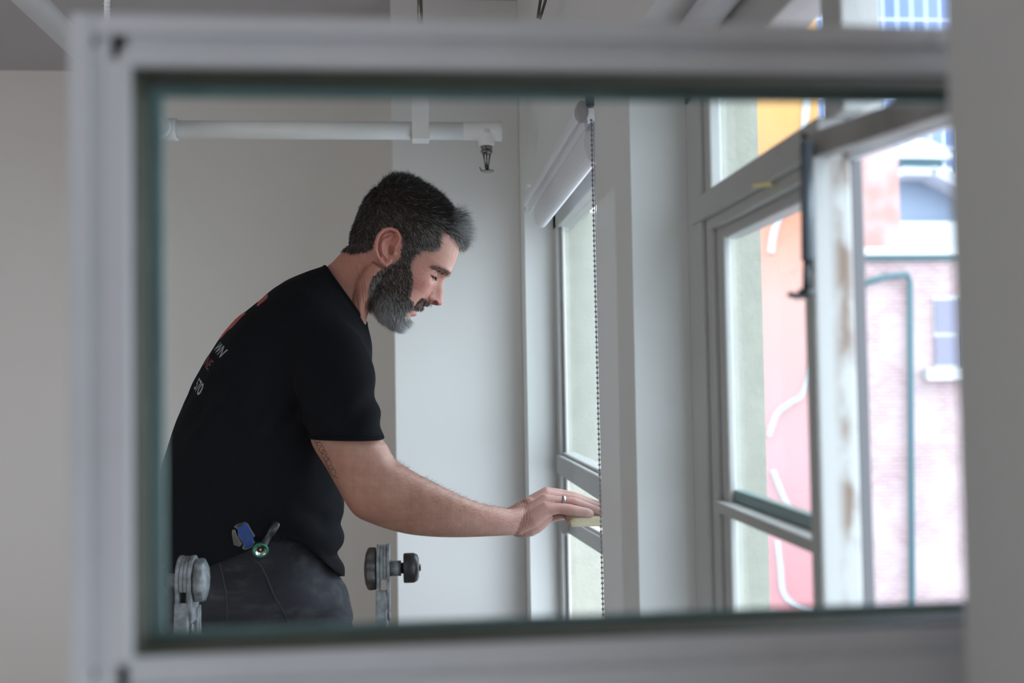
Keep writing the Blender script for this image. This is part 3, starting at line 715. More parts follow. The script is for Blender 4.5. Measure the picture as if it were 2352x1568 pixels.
# eyelid crease and the lash line, crow's feet, neck folds
def groove(pts, wd, dp):
    pp = [np.array(p) for p in pts]
    uv = np.stack([b_, a_], 1); best = np.full(len(V), 9e9)
    for i in range(len(pp) - 1):
        d = pp[i + 1] - pp[i]; L2 = d @ d; t = np.clip(((uv - pp[i]) @ d) / L2, 0, 1)
        best = np.minimum(best, np.linalg.norm(uv - pp[i] - t[:, None] * d, axis=1))
    k = np.exp(-(best / wd) ** 2) * (ay > 8)
    return k * dp
def ln(*p): return [ba(u, v) for u, v in p]
g = groove(ln((984, 632), (994, 628), (1006, 629), (1013, 634)), 1.5, 1.6)
g += groove(ln((985, 638), (994, 641), (1003, 642), (1011, 639)), 1.3, 1.8)
for q in (((982, 636), (972, 630), (966, 620)), ((981, 640), (970, 640), (962, 642)), ((983, 644), (974, 648), (967, 656)), ((988, 650), (981, 657), (979, 666))): g += groove(ln(*q), 1.2, .6)
g += groove(ln((984, 695), (981, 688), (984, 680), (990, 675)), 2.0, 2.0) * (ay < 40)
g += groove(ln((975, 692), (966, 693), (955, 702)), 2.5, 2.0)
for q in (((808, 600), (818, 640), (822, 690), (829, 730)), ((826, 615), (834, 660), (838, 700), (840, 735)), ((838, 640), (843, 690), (845, 730))): g += groove(ln(*q), 1.5, 1.9)
for q in (((1040, 600), (1046, 580), (1050, 560)), ((1030, 606), (1035, 590), (1040, 565))): g += groove(ln(*q), 1.3, .5)
V = V - N * (g * HS)[:, None]
# skin relief: knuckle creases and wrist folds (fine waves), veins on the back of the hand
def wpt(u, v, Y): return P(u, v, Y)
for (u, v, Y, r_) in ((1200, 1200, 1.83, .022),):
    pass
hx = (V[:, 0] - P(1190, 1190, 1.85)[0])
wr = np.exp(-((hx - .010) / .012) ** 2) * (np.abs(V[:, 1] - 1.85) < .06) * (np.abs(V[:, 2] - P(1190, 1195, 1.85)[2]) < .05)
V = V + N * (wr * np.sin(hx * 1350 + (V[:, 2] - 1.12) ** 2 * 9000) * .00042)[:, None]
setv(bm_, V)
b_, y_, a_ = toHL(V); ay = np.abs(y_)

# hair regions in the head frame
def hpoly(pts): return [ba(u, v) for u, v in pts]
HAIR = hpoly([(788, 572), (770, 500), (780, 420), (900, 360), (1060, 400), (1090, 520), (1063, 570), (1052, 554), (1041, 540), (1027, 535), (1014, 541), (1010, 556), (1010, 574), (1003, 582), (985, 587), (968, 586), (956, 596), (945, 604),
              (942, 621), (924, 622), (906, 618), (922, 599), (925, 575), (922, 556), (914, 541), (900, 534), (884, 537), (872, 550), (864, 570), (858, 584), (844, 588), (816, 590), (796, 582)])
BEARD = hpoly([(942, 612), (946, 646), (942, 674), (938, 690), (948, 697), (948, 706), (938, 712), (928, 716), (930, 728), (946, 735), (960, 750), (930, 780), (880, 770), (856, 740), (850, 711), (852, 675), (862, 641), (883, 627), (906, 616), (924, 600)])
MOUST = hpoly([(936, 706), (950, 694), (968, 688), (992, 692), (988, 708), (976, 713), (960, 706)])
jb = 4.0 * wob(V, 900, 1.0) + 2.0 * wob(V, 2100, 2.0); ja = 4.0 * wob(V, 1000, 5.0) + 2.0 * wob(V, 2300, 7.0); b0_, a0_ = b_, a_; b_ = b_ + jb; a_ = a_ + ja
inh = inpoly(b_, a_, HAIR) & (b_ < 140) & (a_ > -60); 
inh |= (a_ > 100) & (b_ < 118)
earm = inpoly(b_, a_, hpoly([(908, 603), (918, 590), (924, 570), (922, 550), (902, 534), (884, 538), (870, 552), (863, 575), (866, 600), (880, 622), (896, 624)])) & (ay > 90)
inb = inpoly(b_, a_, BEARD) & (ay < 100) & ~((a_ < -95) & (b_ < -5))
front = (b_ > 85)
inb &= ~(front & (ay < 23) & (a_ > -98))
inm = inpoly(b_, a_, MOUST) & (ay < 34) & (a_ < -52)
earm |= ((b0_ - ba(893, 580)[0]) ** 2 / 36 ** 2 + (a0_ - ba(893, 580)[1]) ** 2 / 44 ** 2 < 1) & (ay > 94)
head_zone = (a_ > -150) & (b_ > -140) & (b_ < 170) & (ay < 130) & (a_ < 200)
inh &= head_zone & ~earm; inb &= head_zone & ~earm; inm &= head_zone
b_, a_ = b0_, a0_
# skin colour
base = np.tile(np.array([0.44, 0.212, 0.152]), (len(V), 1))
mo_ = wob(V, 90) * .07 + .07 * wob(V, 260, 3.0) + .05 * wob(V, 700, 9.0); base *= (1 + mo_)[:, None]; base[:, 1:] *= (1 + .5 * mo_)[:, None]
def tint(mask, col, amt): base[:] = base * (1 - (mask * amt)[:, None]) + np.array(col) * (mask * amt)[:, None]
hz = head_zone.astype(float)
gz = lambda bb, yy, aa, r: np.exp(-(((b_ - bb) ** 2 + (ay - yy) ** 2 + (a_ - aa) ** 2) / r ** 2))
tint(hz, (0.49, 0.225, 0.17), .7)
tint(gz(92, 60, -20, 34), (0.46, 0.155, 0.125), .7); tint(gz(138, 8, -38, 24), (0.46, 0.145, 0.12), .7)
tint(gz(112, 14, -90, 16) , (0.50, 0.20, 0.19), .7); tint(gz(112, 14, -72, 10), (0.50, 0.20, 0.19), .6)
tint(earm.astype(float), (0.52, 0.185, 0.15), .8)
tint(gz(118, 34, 26, 14), (0.42, 0.25, 0.19), .3)
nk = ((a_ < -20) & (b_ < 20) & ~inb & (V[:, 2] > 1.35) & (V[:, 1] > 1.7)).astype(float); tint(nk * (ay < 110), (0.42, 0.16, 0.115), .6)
handm = 1 / (1 + np.exp(-(V[:, 0] - P(1185, 1190, 1.85)[0]) / .022)); tint(handm, (0.52, 0.285, 0.245), .8)
for (u, v, Y) in ((1256, 1140, 1.88), (1258, 1160, 1.845), (1312, 1150, 1.867), (1307, 1166, 1.848)):
    d = np.linalg.norm(V - P(u, v, Y), axis=1); tint(np.exp(-(d / .012) ** 2), (0.56, 0.26, 0.24), .45)
tint(np.exp(-(np.linalg.norm(V - P(835, 1165, 1.70), axis=1) / .035) ** 2), (0.50, 0.22, 0.18), .5)
scalp = (inh | inb | inm).astype(float)
tint((inh & ~inb).astype(float), (0.022, 0.018, 0.016), .93); tint((inb | inm).astype(float), (0.07, 0.045, 0.036), .85)
ns = np.exp(-(((b_ - (ba(995, 699)[0])) / 6) ** 2 + ((a_ - ba(995, 699)[1]) / 4) ** 2 + ((ay - 15) / 9) ** 2)); tint(ns, (0.05, 0.015, 0.012), .95)  # shade of the nostril cavities painted into the skin colour
mo = inpoly(b_, a_, hpoly([(940, 707), (951, 709), (953, 715), (942, 716)])) & (ay < 26); tint(mo.astype(float), (0.10, 0.03, 0.03), .8)
setcol(bm_, base)
def colmat(name, rough, sss=0.0, bump=0.0, bs=300):
    m, nt, b = nodes(name); at = nt.nodes.new('ShaderNodeAttribute'); at.attribute_name = 'Col'
    nt.links.new(at.outputs['Color'], b.inputs['Base Color']); b.inputs['Roughness'].default_value = rough
    if sss: b.inputs['Subsurface Weight'].default_value = sss; b.inputs['Subsurface Radius'].default_value = (.01, .004, .002); b.inputs['Subsurface Scale'].default_value = .6
    if bump:
        n = nt.nodes.new('ShaderNodeTexNoise'); n.inputs['Scale'].default_value = bs; n.inputs['Detail'].default_value = 5
        bp = nt.nodes.new('ShaderNodeBump'); bp.inputs['Strength'].default_value = bump; bp.inputs['Distance'].default_value = .0012
        tc = nt.nodes.new('ShaderNodeTexCoord'); nt.links.new(tc.outputs['Object'], n.inputs['Vector'])
        nt.links.new(n.outputs['Fac'], bp.inputs['Height']); nt.links.new(bp.outputs[0], b.inputs['Normal'])
    return m
M['skin'] = colmat('skin', .52, .12, .45, 420); M['hair'] = colmat('hair_strands', .55)
bodyo = link('body', bm_, M['skin'], man)

# ---- hair strands
def unit_(x): return x / (np.linalg.norm(x, axis=1)[:, None] + 1e-9)
def strands(name, roots, norms, dirs, lens, cols, rad, segs=4, curl=.25, droop=0.0, parent=None, clump=.55):
    n = len(roots); t = np.linspace(0, 1, segs + 1)
    rnd = rng.normal(0, 1, (n, 3)); d0 = norms * .55 + dirs + rnd * curl; d0 /= np.linalg.norm(d0, axis=1)[:, None]
    d1 = dirs + norms * .10 + rng.normal(0, 1, (n, 3)) * curl * 1.3; d1[:, 2] -= droop; d1 /= np.linalg.norm(d1, axis=1)[:, None]
    cl = np.stack([wob(roots, 420, 1.0), wob(roots, 420, 5.0), wob(roots, 420, 9.0)], 1) * clump
    d0 = unit_(d0 + cl * .5); d1 = unit_(d1 + cl)
    pts = []
    p = roots - norms * .0006; pts.append(p)
    for i in range(segs):
        d = d0 * (1 - t[i]) + d1 * t[i]; d /= np.linalg.norm(d, axis=1)[:, None]
        p = p + d * (lens / segs)[:, None]; pts.append(p)
    pts = np.stack(pts, 1)                                   # n, segs+1, 3
    ax = np.cross(d0, norms + .01); ax /= np.linalg.norm(ax, axis=1)[:, None]; bx = np.cross(d0, ax)
    offs = [ax, -.5 * ax + .87 * bx, -.5 * ax - .87 * bx]
    r_ = rad * np.array([1, 1, .85, .6, .15])[:segs + 1]
    vv = np.stack([pts + o[:, None, :] * r_[None, :, None] for o in offs], 2)      # n, segs+1, 3, 3
    vv = vv.reshape(-1, 3); S = (segs + 1) * 3
    f = []
    for i in range(segs):
        for k in range(3): f.append((i * 3 + k, i * 3 + (k + 1) % 3, (i + 1) * 3 + (k + 1) % 3, (i + 1) * 3 + k))
    f = np.array(f); F_ = (f[None] + (np.arange(n) * S)[:, None, None]).reshape(-1)
    me = bpy.data.meshes.new(name); me.vertices.add(len(vv)); me.vertices.foreach_set('co', vv.astype(np.float32).ravel())
    me.loops.add(len(F_)); me.loops.foreach_set('vertex_index', F_.astype(np.int32)); nf = len(F_) // 4
    me.polygons.add(nf); me.polygons.foreach_set('loop_start', (np.arange(nf) * 4).astype(np.int32))
    me.polygons.foreach_set('use_smooth', np.ones(nf, bool)); me.update(calc_edges=True)
    setcol(me, np.repeat(cols, S, 0))
    return link(name, me, M['hair'], parent if parent is not None else man)
def pick(mask, n):
    idx = np.nonzero(mask)[0]; idx = rng.choice(idx, n); return idx
NN = getn(bm_)
def unit(x): return x / (np.linalg.norm(x, axis=1)[:, None] + 1e-9)
def shade(n, grey, dark=(0.018, 0.014, 0.012), light=(0.60, 0.60, 0.61)):
    r_ = rng.random(n); g_ = np.clip(grey + rng.normal(0, .12, n), 0, 1); isg = r_ < g_
    c = np.where(isg[:, None], np.array(light) * (rng.uniform(.5, 1.1, n))[:, None], np.array(dark) * rng.uniform(.6, 2.0, n)[:, None]); return c
# scalp
idx = pick(inh, 34000); rt = V[idx]; nn = NN[idx]; hb, hy, ha = b_[idx], y_[idx], a_[idx]
top = np.clip((ha - 70) / 70, 0, 1)
d = FV * 1.0 + UV * (-.55 + .75 * top)[:, None]; d = d + np.array([0, 1, 0]) * (np.sign(hy) * .05)[:, None]
back = np.clip((-40 - hb) / 60, 0, 1) * (1 - top); d = d * (1 - back)[:, None] + (-UV + FV * .35) * back[:, None]
d = d - nn * (np.sum(d * nn, 1))[:, None] * .9; d = unit(d)
fr = np.clip((hb - 70) / 45, 0, 1) * np.clip((ha - 85) / 30, 0, 1)
d = unit(d + nn * .25 * top[:, None] + (FV * .35 + UV * .25) * fr[:, None])
ln_ = .0075 + .008 * top + .014 * fr + .003 * rng.random(len(idx)); ln_ *= np.where(ha < -10, .7, 1)
grey = .02 + .55 * fr + .42 * np.exp(-((hb - 75) / 50) ** 2) * (1 - top) * np.clip((ha + 20) / 40, 0, 1) + .18 * (1 - top) * np.clip((hb + 20) / 60, 0, 1)
strands('hair', rt, nn, d, ln_, shade(len(idx), grey, (0.016, 0.013, 0.012), (.55, .53, .52)), .00020, 4, .30)
# tufts: crown cowlick and the grey quiff at the front
m_ = inh & (a_ > 110) & (b_ > 62) & (ay < 62)
idx = pick(m_, 3800); rt = V[idx]; nn = NN[idx]
d = unit(FV * .95 + UV * .30 + nn * .35 + rng.normal(0, .12, (len(idx), 3)))
ln_ = rng.uniform(.012, .040, len(idx)); grey = np.clip(.30 + (b_[idx] - 66) / 50, 0, .9)
qf = strands('quiff', rt, nn, d, ln_, shade(len(idx), grey, (0.03, 0.026, 0.022), (.70, .70, .70)), .00020, 4, .50, .15, None)
m_ = inh & (a_ > 140) & (b_ < 25) & (b_ > -95) & (ay < 60)
idx = pick(m_, 1500); rt = V[idx]; nn = NN[idx]
d = unit(FV * .3 + nn * .9 + rng.normal(0, .35, (len(idx), 3)))
strands('cowlick', rt, nn, d, rng.uniform(.012, .021, len(idx)), shade(len(idx), np.full(len(idx), .05), (.012, .010, .009)), .00018, 4, .45, 0)
# beard
idx = pick(inb & (NN @ UV < .95), 30000); rt = V[idx]; nn = NN[idx]; hb, hy, ha = b_[idx], y_[idx], a_[idx]
low = np.clip((-ha - 70) / 50, 0, 1) * np.clip((hb - 2) / 30, .25, 1)
d = unit(-UV * .75 + FV * (.75 - .2 * low)[:, None]); d = unit(d - nn * (np.sum(d * nn, 1))[:, None] * .8)
ln_ = .007 + .011 * low + .004 * rng.random(len(idx)); ln_ *= np.where(ha > -30, .7, 1)
grey = .22 + .50 * low + .08 * np.clip((-ha) / 60, 0, 1)
bc = shade(len(idx), grey, (0.085, 0.060, 0.052), (.95, .95, .96)); bc *= (np.array([.60, .54, .50]) * (1 - low)[:, None] + low[:, None])
strands('beard', rt, nn, d, ln_, bc, .00022, 4, .42)
idx = pick(inm, 3600); rt = V[idx]; nn = NN[idx]
d = unit(-UV * 1.0 + FV * .12 + np.array([0, 1, 0]) * (np.sign(y_[idx]) * .5)[:, None] + nn * .3)
strands('moustache', rt, nn, d, rng.uniform(.004, .0085, len(idx)), shade(len(idx), np.full(len(idx), .35), (0.13, 0.085, 0.065), (.50, .44, .38)), .00022, 4, .22)
# eyebrows and lashes
br_ = inpoly(b_, a_, hpoly([(990, 620), (1004, 620), (1020, 624), (1034, 630), (1034, 636), (1022, 634), (1006, 629), (991, 626)])) & head_zone & (ay > 10)
idx = pick(br_, 900); rt = V[idx]; nn = NN[idx]; d = unit(np.tile(FV * -.75 + UV * .15, (len(idx), 1)) + nn * .25 + np.array([0, 1, 0]) * (np.sign(y_[idx]) * .6)[:, None])
strands('eyebrow', rt, nn, d, rng.uniform(.005, .009, len(idx)), shade(len(idx), np.full(len(idx), .12), (0.06, 0.042, 0.034), (.22, .2, .18)), .0002, 4, .16)
m_ = (groove(ln((986, 637), (996, 641), (1006, 641), (1011, 638)), 1.4, 1) > .4) & (ay > 22) & (ay < 58) & head_zone & (b_ > 70)
for sd_ in (-1, 1):
  idx = pick(m_ & (np.sign(y_) == sd_), 85); rt = V[idx]; nn = NN[idx]; d = unit(nn * .5 + np.tile(FV * .6 - UV * .7, (len(idx), 1)))
  strands('eyelashes', rt, nn, d, rng.uniform(.005, .008, len(idx)), shade(len(idx), np.zeros(len(idx)), (.008, .006, .006)), .00026, 4, .12)
# forearm hair
m_ = (V[:, 0] > P(905, 1100, 1.75)[0]) & (V[:, 0] < P(1190, 1190, 1.84)[0]) & (V[:, 2] < 1.26) & (V[:, 1] < 1.9) & (NN[:, 2] > -.3)
idx = pick(m_, 1500); rt = V[idx]; nn = NN[idx]; d = unit(np.tile(np.array([.8, .0, -.25]), (len(idx), 1)) + nn * .3)
strands('arm_hair', rt, nn, d, rng.uniform(.005, .010, len(idx)), shade(len(idx), np.full(len(idx), .1), (.06, .04, .03), (.3, .2, .15)), .00009, 4, .3)
# nape and neck stubble omitted; finger nails
for (c, up_) in (((1353, 1175.5, 1.8402), 0),):
    MB().ball(P(*c), (.0052, .0018, .0034), 14, 8).build('fingernail', mat('nail', (.60, .40, .34), .3), man)
# wedding ring
pc = P(1294, 1150.5, 1.867); dr = P(1310, 1152.5, 1.867) - P(1278, 1149, 1.867); dr /= np.linalg.norm(dr)
MB().lathe(pc - dr * .0028, dr, [(0, .0088), (0, .0098), (.0008, .0102), (.0048, .0102), (.0056, .0098), (.0056, .0088)], 30).build('wedding_ring', mat('steel_ring', (.55, .55, .56), .25, .95), man)

# ---- t-shirt
sh = MB()
SR = [((376, 1372), (790, 1372), .192), ((372, 1322), (784, 1326), .195), ((365, 1290), (780, 1296), .198), ((367, 1200), (782, 1232), .200), ((383, 1095), (785, 1160), .203), ((408, 1000), (792, 1080), .208), ((446, 903), (808, 995), .212), ((487, 820), (828, 925), .214),
      ((540, 750), (846, 862), .208), ((598, 700), (852, 815), .194), ((650, 657), (852, 785), .168), ((700, 632), (846, 764), .125), ((735, 617), (842, 748), .085), ((748, 612), (839, 740), .070)]
sh.loft(dense([ering(a, b, YH, w, 64, 2.35) for a, b, w in SR], 5), True)
SL = [((640, 700), (800, 735), 1.80, .055), ((652, 760), (838, 790), 1.765, .072), ((668, 840), (856, 850), 1.735, .078), ((688, 920), (858, 905), 1.715, .076), ((700, 965), (868, 955), 1.708, .074), ((708, 1003), (881, 1004), 1.705, .073)]
sh.loft(dense([ering(a, b, y, w, 48, 2.2) for a, b, y, w in SL], 5), True)
SL2 = [((650, 700), (800, 735), 2.04, .055), ((655, 770), (836, 795), 2.07, .065), ((650, 850), (820, 850), 2.10, .068), ((630, 930), (800, 930), 2.12, .066), ((618, 990), (782, 995), 2.125, .066)]
sh.loft(dense([ering(a, b, y, w, 48, 2.2) for a, b, y, w in SL2], 5), True)
sm = fuse(sh, 0.0045, 6)
SV = getv(sm); SN = getn(sm)
fold = .0035 * wob(SV * np.array([1, 1, .6]), 22, 1.0) + .0018 * wob(SV, 60, 2.0)
z0 = P(560, 1180, YH)[2]; low = np.clip((z0 + .05 - SV[:, 2]) / .12, 0, 1)
fold += low * .006 * np.sin((SV[:, 2] * 1.0 + SV[:, 0] * .9) * 95 + 2 * wob(SV, 14)) * (.4 + .6 * (SV[:, 0] > -.25))
fold += .003 * np.exp(-((SV[:, 2] - P(800, 950, 1.72)[2]) / .05) ** 2) * np.sin((SV[:, 2] * .8 - SV[:, 0]) * 120) * (SV[:, 1] < 1.8)
SV = SV + SN * fold[:, None]; setv(sm, SV)
def toPx(v):
    q = (v - np.array([0, 0, CAMZ])) @ RM; return 1176 + FPX * q[:, 0] / -q[:, 2], 784 - FPX * q[:, 1] / -q[:, 2]
pu, pv = toPx(SV)
def hemline(u_, y_):
    k_ = np.clip((y_ - (YH - .12)) / .16, 0, 1); k_ = k_ * k_ * (3 - 2 * k_)
    return np.interp(u_, [360, 420, 480, 560, 600, 649, 694, 733, 786, 800], [1338, 1322, 1300, 1268, 1250, 1236, 1250, 1280, 1323, 1335]) * (1 - k_) + np.interp(u_, [350, 800], [1336, 1322]) * k_
hem = hemline(pu, SV[:, 1])
hem = hem + 1.5 * np.sin(pu * .11)
bmx = bmesh.new(); bmx.from_mesh(sm); bmx.verts.ensure_lookup_table(); kill = pv > hem
bmesh.ops.delete(bmx, geom=[v_ for v_ in bmx.verts if kill[v_.index]], context='VERTS')
for v_ in bmx.verts:
    if v_.is_boundary:
        q_ = np.array([v_.co[:]]); a1_, b1_ = toPx(q_)
        hv = hemline(a1_[0], v_.co.y)
        v_.co.z += max(-.006, min(.006, (b1_[0] - hv) * v_.co.y / FPX))
bmx.to_mesh(sm); bmx.free(); sm.update()
SV = getv(sm)
m, nt, bb = nodes('black_cotton'); bb.inputs['Base Color'].default_value = (.0045, .0049, .0066, 1); bb.inputs['Roughness'].default_value = .9
bb.inputs['Specular IOR Level'].default_value = .05
n = nt.nodes.new('ShaderNodeTexNoise'); n.inputs['Scale'].default_value = 240; bp = nt.nodes.new('ShaderNodeBump'); bp.inputs['Strength'].default_value = .1; bp.inputs['Distance'].default_value = .001
nt.links.new(n.outputs['Fac'], bp.inputs['Height']); nt.links.new(bp.outputs[0], bb.inputs['Normal'])
shirt = link('t_shirt', sm, m, man)
sd = shirt.modifiers.new('thickness', 'SOLIDIFY'); sd.thickness = .0016; sd.offset = 1
MS = m
# neck rib and hems follow the cloth
def ringtube(rg, r_, name, mt, parent, scale=1.0):
    rg = [np.array(p) for p in rg]; c = sum(rg) / len(rg); rg = [c + (p - c) * scale for p in rg] 
    MB().tube(rg + [rg[0], rg[1]], r_, 8).build(name, mt, parent)
ringtube(ering((746, 614), (840, 744), YH, .070, 40, 2.1), .0045, 'collar', MS, shirt, .99)
ringtube(ering((708, 1001), (880, 1004), 1.705, .073, 40, 2.2), .0032, 'sleeve_hem', MS, shirt, .985)

# print on the back of the shirt, wrapped on the cloth
bvh = BVHTree.FromPolygons([Vector(p) for p in SV], [tuple(p.vertices) for p in sm.polygons])
def camhit(u, v):
    d = RM @ np.array([(u - 1176) / FPX, -(v - 784) / FPX, -1.0]); d = Vector(d).normalized()
    h = bvh.ray_cast(Vector((0, 0, CAMZ)), d); return h
BN = np.array([-.80, 0, .60])        # outward direction of his back
BU = np.array([.60, 0, .80])         # up along the back
def onback(q, off=.0021):
    h = bvh.ray_cast(Vector(q + BN * .4), Vector(-BN))
    if h[0] is None: return q
    return np.array(h[0]) + np.array(h[1]) * off
pr_ = np.array(bpy.data.meshes and [0, 0, 0])
def backtext(s, u, v, size, mt, shear=.35, track=1.0):
    h = camhit(u, v)
    if h[0] is None: return
    r0 = np.array(h[0])
    cu = bpy.data.curves.new('print', 'FONT'); cu.body = s; cu.size = size; cu.shear = shear; cu.align_x = 'RIGHT'; cu.offset = size * .012; cu.resolution_u = 3; cu.space_character = track
    o = bpy.data.objects.new('tmp', cu); COL.objects.link(o)
    dg = bpy.context.evaluated_depsgraph_get(); dg.update(); me = bpy.data.meshes.new_from_object(o.evaluated_get(dg)); bpy.data.objects.remove(o)
    bm = bmesh.new(); bm.from_mesh(me); bmesh.ops.triangulate(bm, faces=bm.faces)
    for _ in range(3):
        el = [e for e in bm.edges if e.calc_length() > size * .12]
        if el: bmesh.ops.subdivide_edges(bm, edges=el, cuts=1); bmesh.ops.triangulate(bm, faces=bm.faces)
    for vt in bm.verts:
        # reading from behind him, right-hand end of the line is on his right (camera) side
        q = r0 + np.array([0, -1, 0]) * vt.co.x + BU * (vt.co.y - size * .35); vt.co = Vector(onback(q))
    bm.to_mesh(me); bm.free(); me.update()
    me.materials.clear(); return link('shirt_print', me, mt, shirt)
M['pw'] = mat('grey_white_print', (.30, .30, .32), .7); M['prr'] = mat('red_print', (.33, .055, .045), .7); M['pdr'] = mat('dark_red_print', (.12, .02, .02), .7)
backtext('WN', 515, 812, .026, M['pw'], .45)
backtext('ONE.', 487, 842, .025, M['pdr'], .3)
backtext('570', 465, 896, .029, M['pw'], .25)
def redband(pts, wd, name='shirt_print'):
    mb = MB(); rows = []
    for (u, v, w_) in pts:
        h = camhit(u, v)
        if h[0] is None: continue
        r0 = np.array(h[0]); rows.append([onback(r0 + np.array([0, w_ * t, 0])) for t in np.linspace(0, 1, 10)])
    for i in range(len(rows) - 1):
        vs = rows[i] + rows[i + 1]; mb.add(vs, [(k, k + 1, k + 11, k + 10) for k in range(9)], True)
    return mb.build(name, M['prr'], shirt)
redband([(617, 679, .05), (616, 686, .05), (608, 694, .05), (600, 700, .05), (594, 706, .012)], 0)
redband([(566, 722, .03), (556, 731, .04), (547, 741, .05), (536, 753, .05), (524, 762, .05), (514, 774, .05), (505, 783, .05), (498, 787, .05)], 0)

# ---- trousers
tr = MB()
tr.loft(dense([ering(a, b, YH, w, 48, 2.3) for a, b, w in [((388, 1190), (752, 1212), .178), ((382, 1225), (752, 1238), .181), ((378, 1255), (754, 1268), .185), ((370, 1300), (764, 1306), .188), ((364, 1350), (795, 1350), .190), ((376, 1400), (806, 1392), .180), ((392, 1435), (815, 1430), .176)]]), True)
def leg(pts):
    rings = []
    for (x, y, z, rx, ry) in pts:
        rings.append([np.array((x + rx * math.cos(t), y + ry * math.sin(t), z)) for t in np.linspace(0, 2 * PI, 40, False)])
    tr.loft(dense(rings), True)
hz_ = P(690, 1440, 1.83)
leg([(hz_[0] - .03, 1.835, hz_[2] + .03, .100, .090), (hz_[0] - .005, 1.83, hz_[2] - .03, .100, .092), (hz_[0] + .04, 1.825, .72, .088, .082), (hz_[0] + .075, 1.82, .52, .072, .070), (hz_[0] + .05, 1.82, .36, .066, .066), (hz_[0] + .02, 1.82, .20, .060, .062), (hz_[0], 1.82, .07, .062, .064)])
h2_ = P(505, 1430, 2.01)
leg([(h2_[0] + .02, 2.00, h2_[2] + .04, .100, .090), (h2_[0] + .01, 2.005, h2_[2] - .05, .098, .090), (h2_[0], 2.01, .70, .086, .082), (h2_[0] - .01, 2.015, .50, .071, .070), (h2_[0] - .04, 2.02, .34, .066, .066), (h2_[0] - .08, 2.02, .19, .060, .062), (h2_[0] - .11, 2.02, .07, .062, .064)])
tm = fuse(tr, 0.006, 5)
TV = getv(tm); TN = getn(tm); TV = TV + TN * (.004 * wob(TV, 18, 4.0) + .002 * wob(TV, 55, 1.0))[:, None]; setv(tm, TV)
m = mat('charcoal_work_cloth', (.030, .030, .037), .9, var=.4, vscale=7, stain=(.075, .072, .074), sscale=23, sth=(.50, .78), bump=.5, bscale=260, stretch=(1, 1, 2.4), spec=.15, detail=10)
trou = link('trousers', tm, m, man)
tbv = BVHTree.FromPolygons([Vector(p) for p in TV], [tuple(p.vertices) for p in tm.polygons])
def ontr(u, v):
    d = Vector(RM @ np.array([(u - 1176) / FPX, -(v - 784) / FPX, -1.0])).normalized(); h = tbv.ray_cast(Vector((0, 0, CAMZ)), d)
    return None if h[0] is None else np.array(h[0]) + np.array(h[1]) * .0006
for pts in ([(584, 1284), (600, 1300), (612, 1325), (630, 1370), (648, 1400), (662, 1430)], [(488, 1268), (504, 1290), (510, 1315), (520, 1360), (522, 1400), (520, 1440)]):
    pp = [ontr(*q) for q in pts]; pp = [p for p in pp if p is not None]
    if len(pp) > 2: MB().tube(pp, .0013, 6).build('seam', mat('seam_thread', (.035, .035, .04), .9), trou)
bt = mat('brown_work_boot', (.09, .055, .03), .6, bump=.3)
for (x, y, dx) in ((hz_[0], 1.82, .0), (h2_[0] - .11, 2.02, 0)):
    b = MB(); rings = []
    for (xx, zz, rx, rz_) in ((-.075, .05, .004, .03), (-.07, .055, .02, .05), (-.02, .075, .043, .075), (.03, .07, .045, .070), (.09, .048, .046, .046), (.14, .040, .046, .038), (.18, .035, .038, .032), (.205, .028, .015, .018)):
        rings.append([np.array((x + xx, y + rx * math.cos(t), max(.002, zz + rz_ * math.sin(t)))) for t in np.linspace(0, 2 * PI, 24, False)])
    b.loft(dense(rings), True); b.tube([(x, y, .05), (x, y, .16)], .050, 20); b.build('boot', bt, man)

# ---- cloth/sponge under the hand
o = MB(); 
pr0 = [(-.040, -.012), (-.036, -.014), (.030, -.014), (.036, -.010), (.036, .004), (.030, .009), (-.034, .008), (-.041, .001)]
pc = P(1352, 1191, 1.872)
for_ = lambda p, t: (pc[0] + p[0] * .95, t, pc[2] + p[1] * .75)
o.prism(pr0, for_, 1.845, 1.915); ob_ = o.build('sanding_sponge', mat('cream_sponge', (.62, .54, .36), .9, var=.15, vscale=50, bump=.5, bscale=300), None, .004, 3)
tag(ob_, 'cream coloured sponge block pressed under the fingers at the window rail', 'sponge')

# ---- knife and torch at his waist
def onshirt(u, v, off=0.0):
    d = Vector(RM @ np.array([(u - 1176) / FPX, -(v - 784) / FPX, -1.0])).normalized()
    hs_ = [h for h in (bvh.ray_cast(Vector((0, 0, CAMZ)), d), tbv.ray_cast(Vector((0, 0, CAMZ)), d)) if h[0] is not None]
    return min(h[0].y for h in hs_) - off
YK = min(onshirt(560, 1235), onshirt(598, 1260), onshirt(545, 1260)) - .010
kn = empty('folding_knife', tuple(P(560, 1236, YK))); tag(kn, 'blue handled folding utility knife clipped at the waist of the trousers', 'knife')
c1500 = lambda x, y: (500 + x / 13.067, 1180 + y / 13.067)
def plate(pts, y0, y1, mb=None):
    mb = mb or MB(); q = [P(*c1500(*p), y0) for p in pts]
    return mb.prism([(a[0], a[2]) for a in q], lambda p, t: (p[0], t, p[1]), y0, y1)
blue_m, nt, bb = nodes('ribbed_blue_grip'); bb.inputs['Roughness'].default_value = .35
wv = nt.nodes.new('ShaderNodeTexWave'); wv.inputs['Scale'].default_value = 260; tc = nt.nodes.new('ShaderNodeTexCoord'); mp = nt.nodes.new('ShaderNodeMapping'); mp.inputs['Rotation'].default_value = (0, .35, 0)
r = nt.nodes.new('ShaderNodeValToRGB'); r.color_ramp.elements[0].color = (.008, .028, .13, 1); r.color_ramp.elements[1].color = (.018, .075, .32, 1)
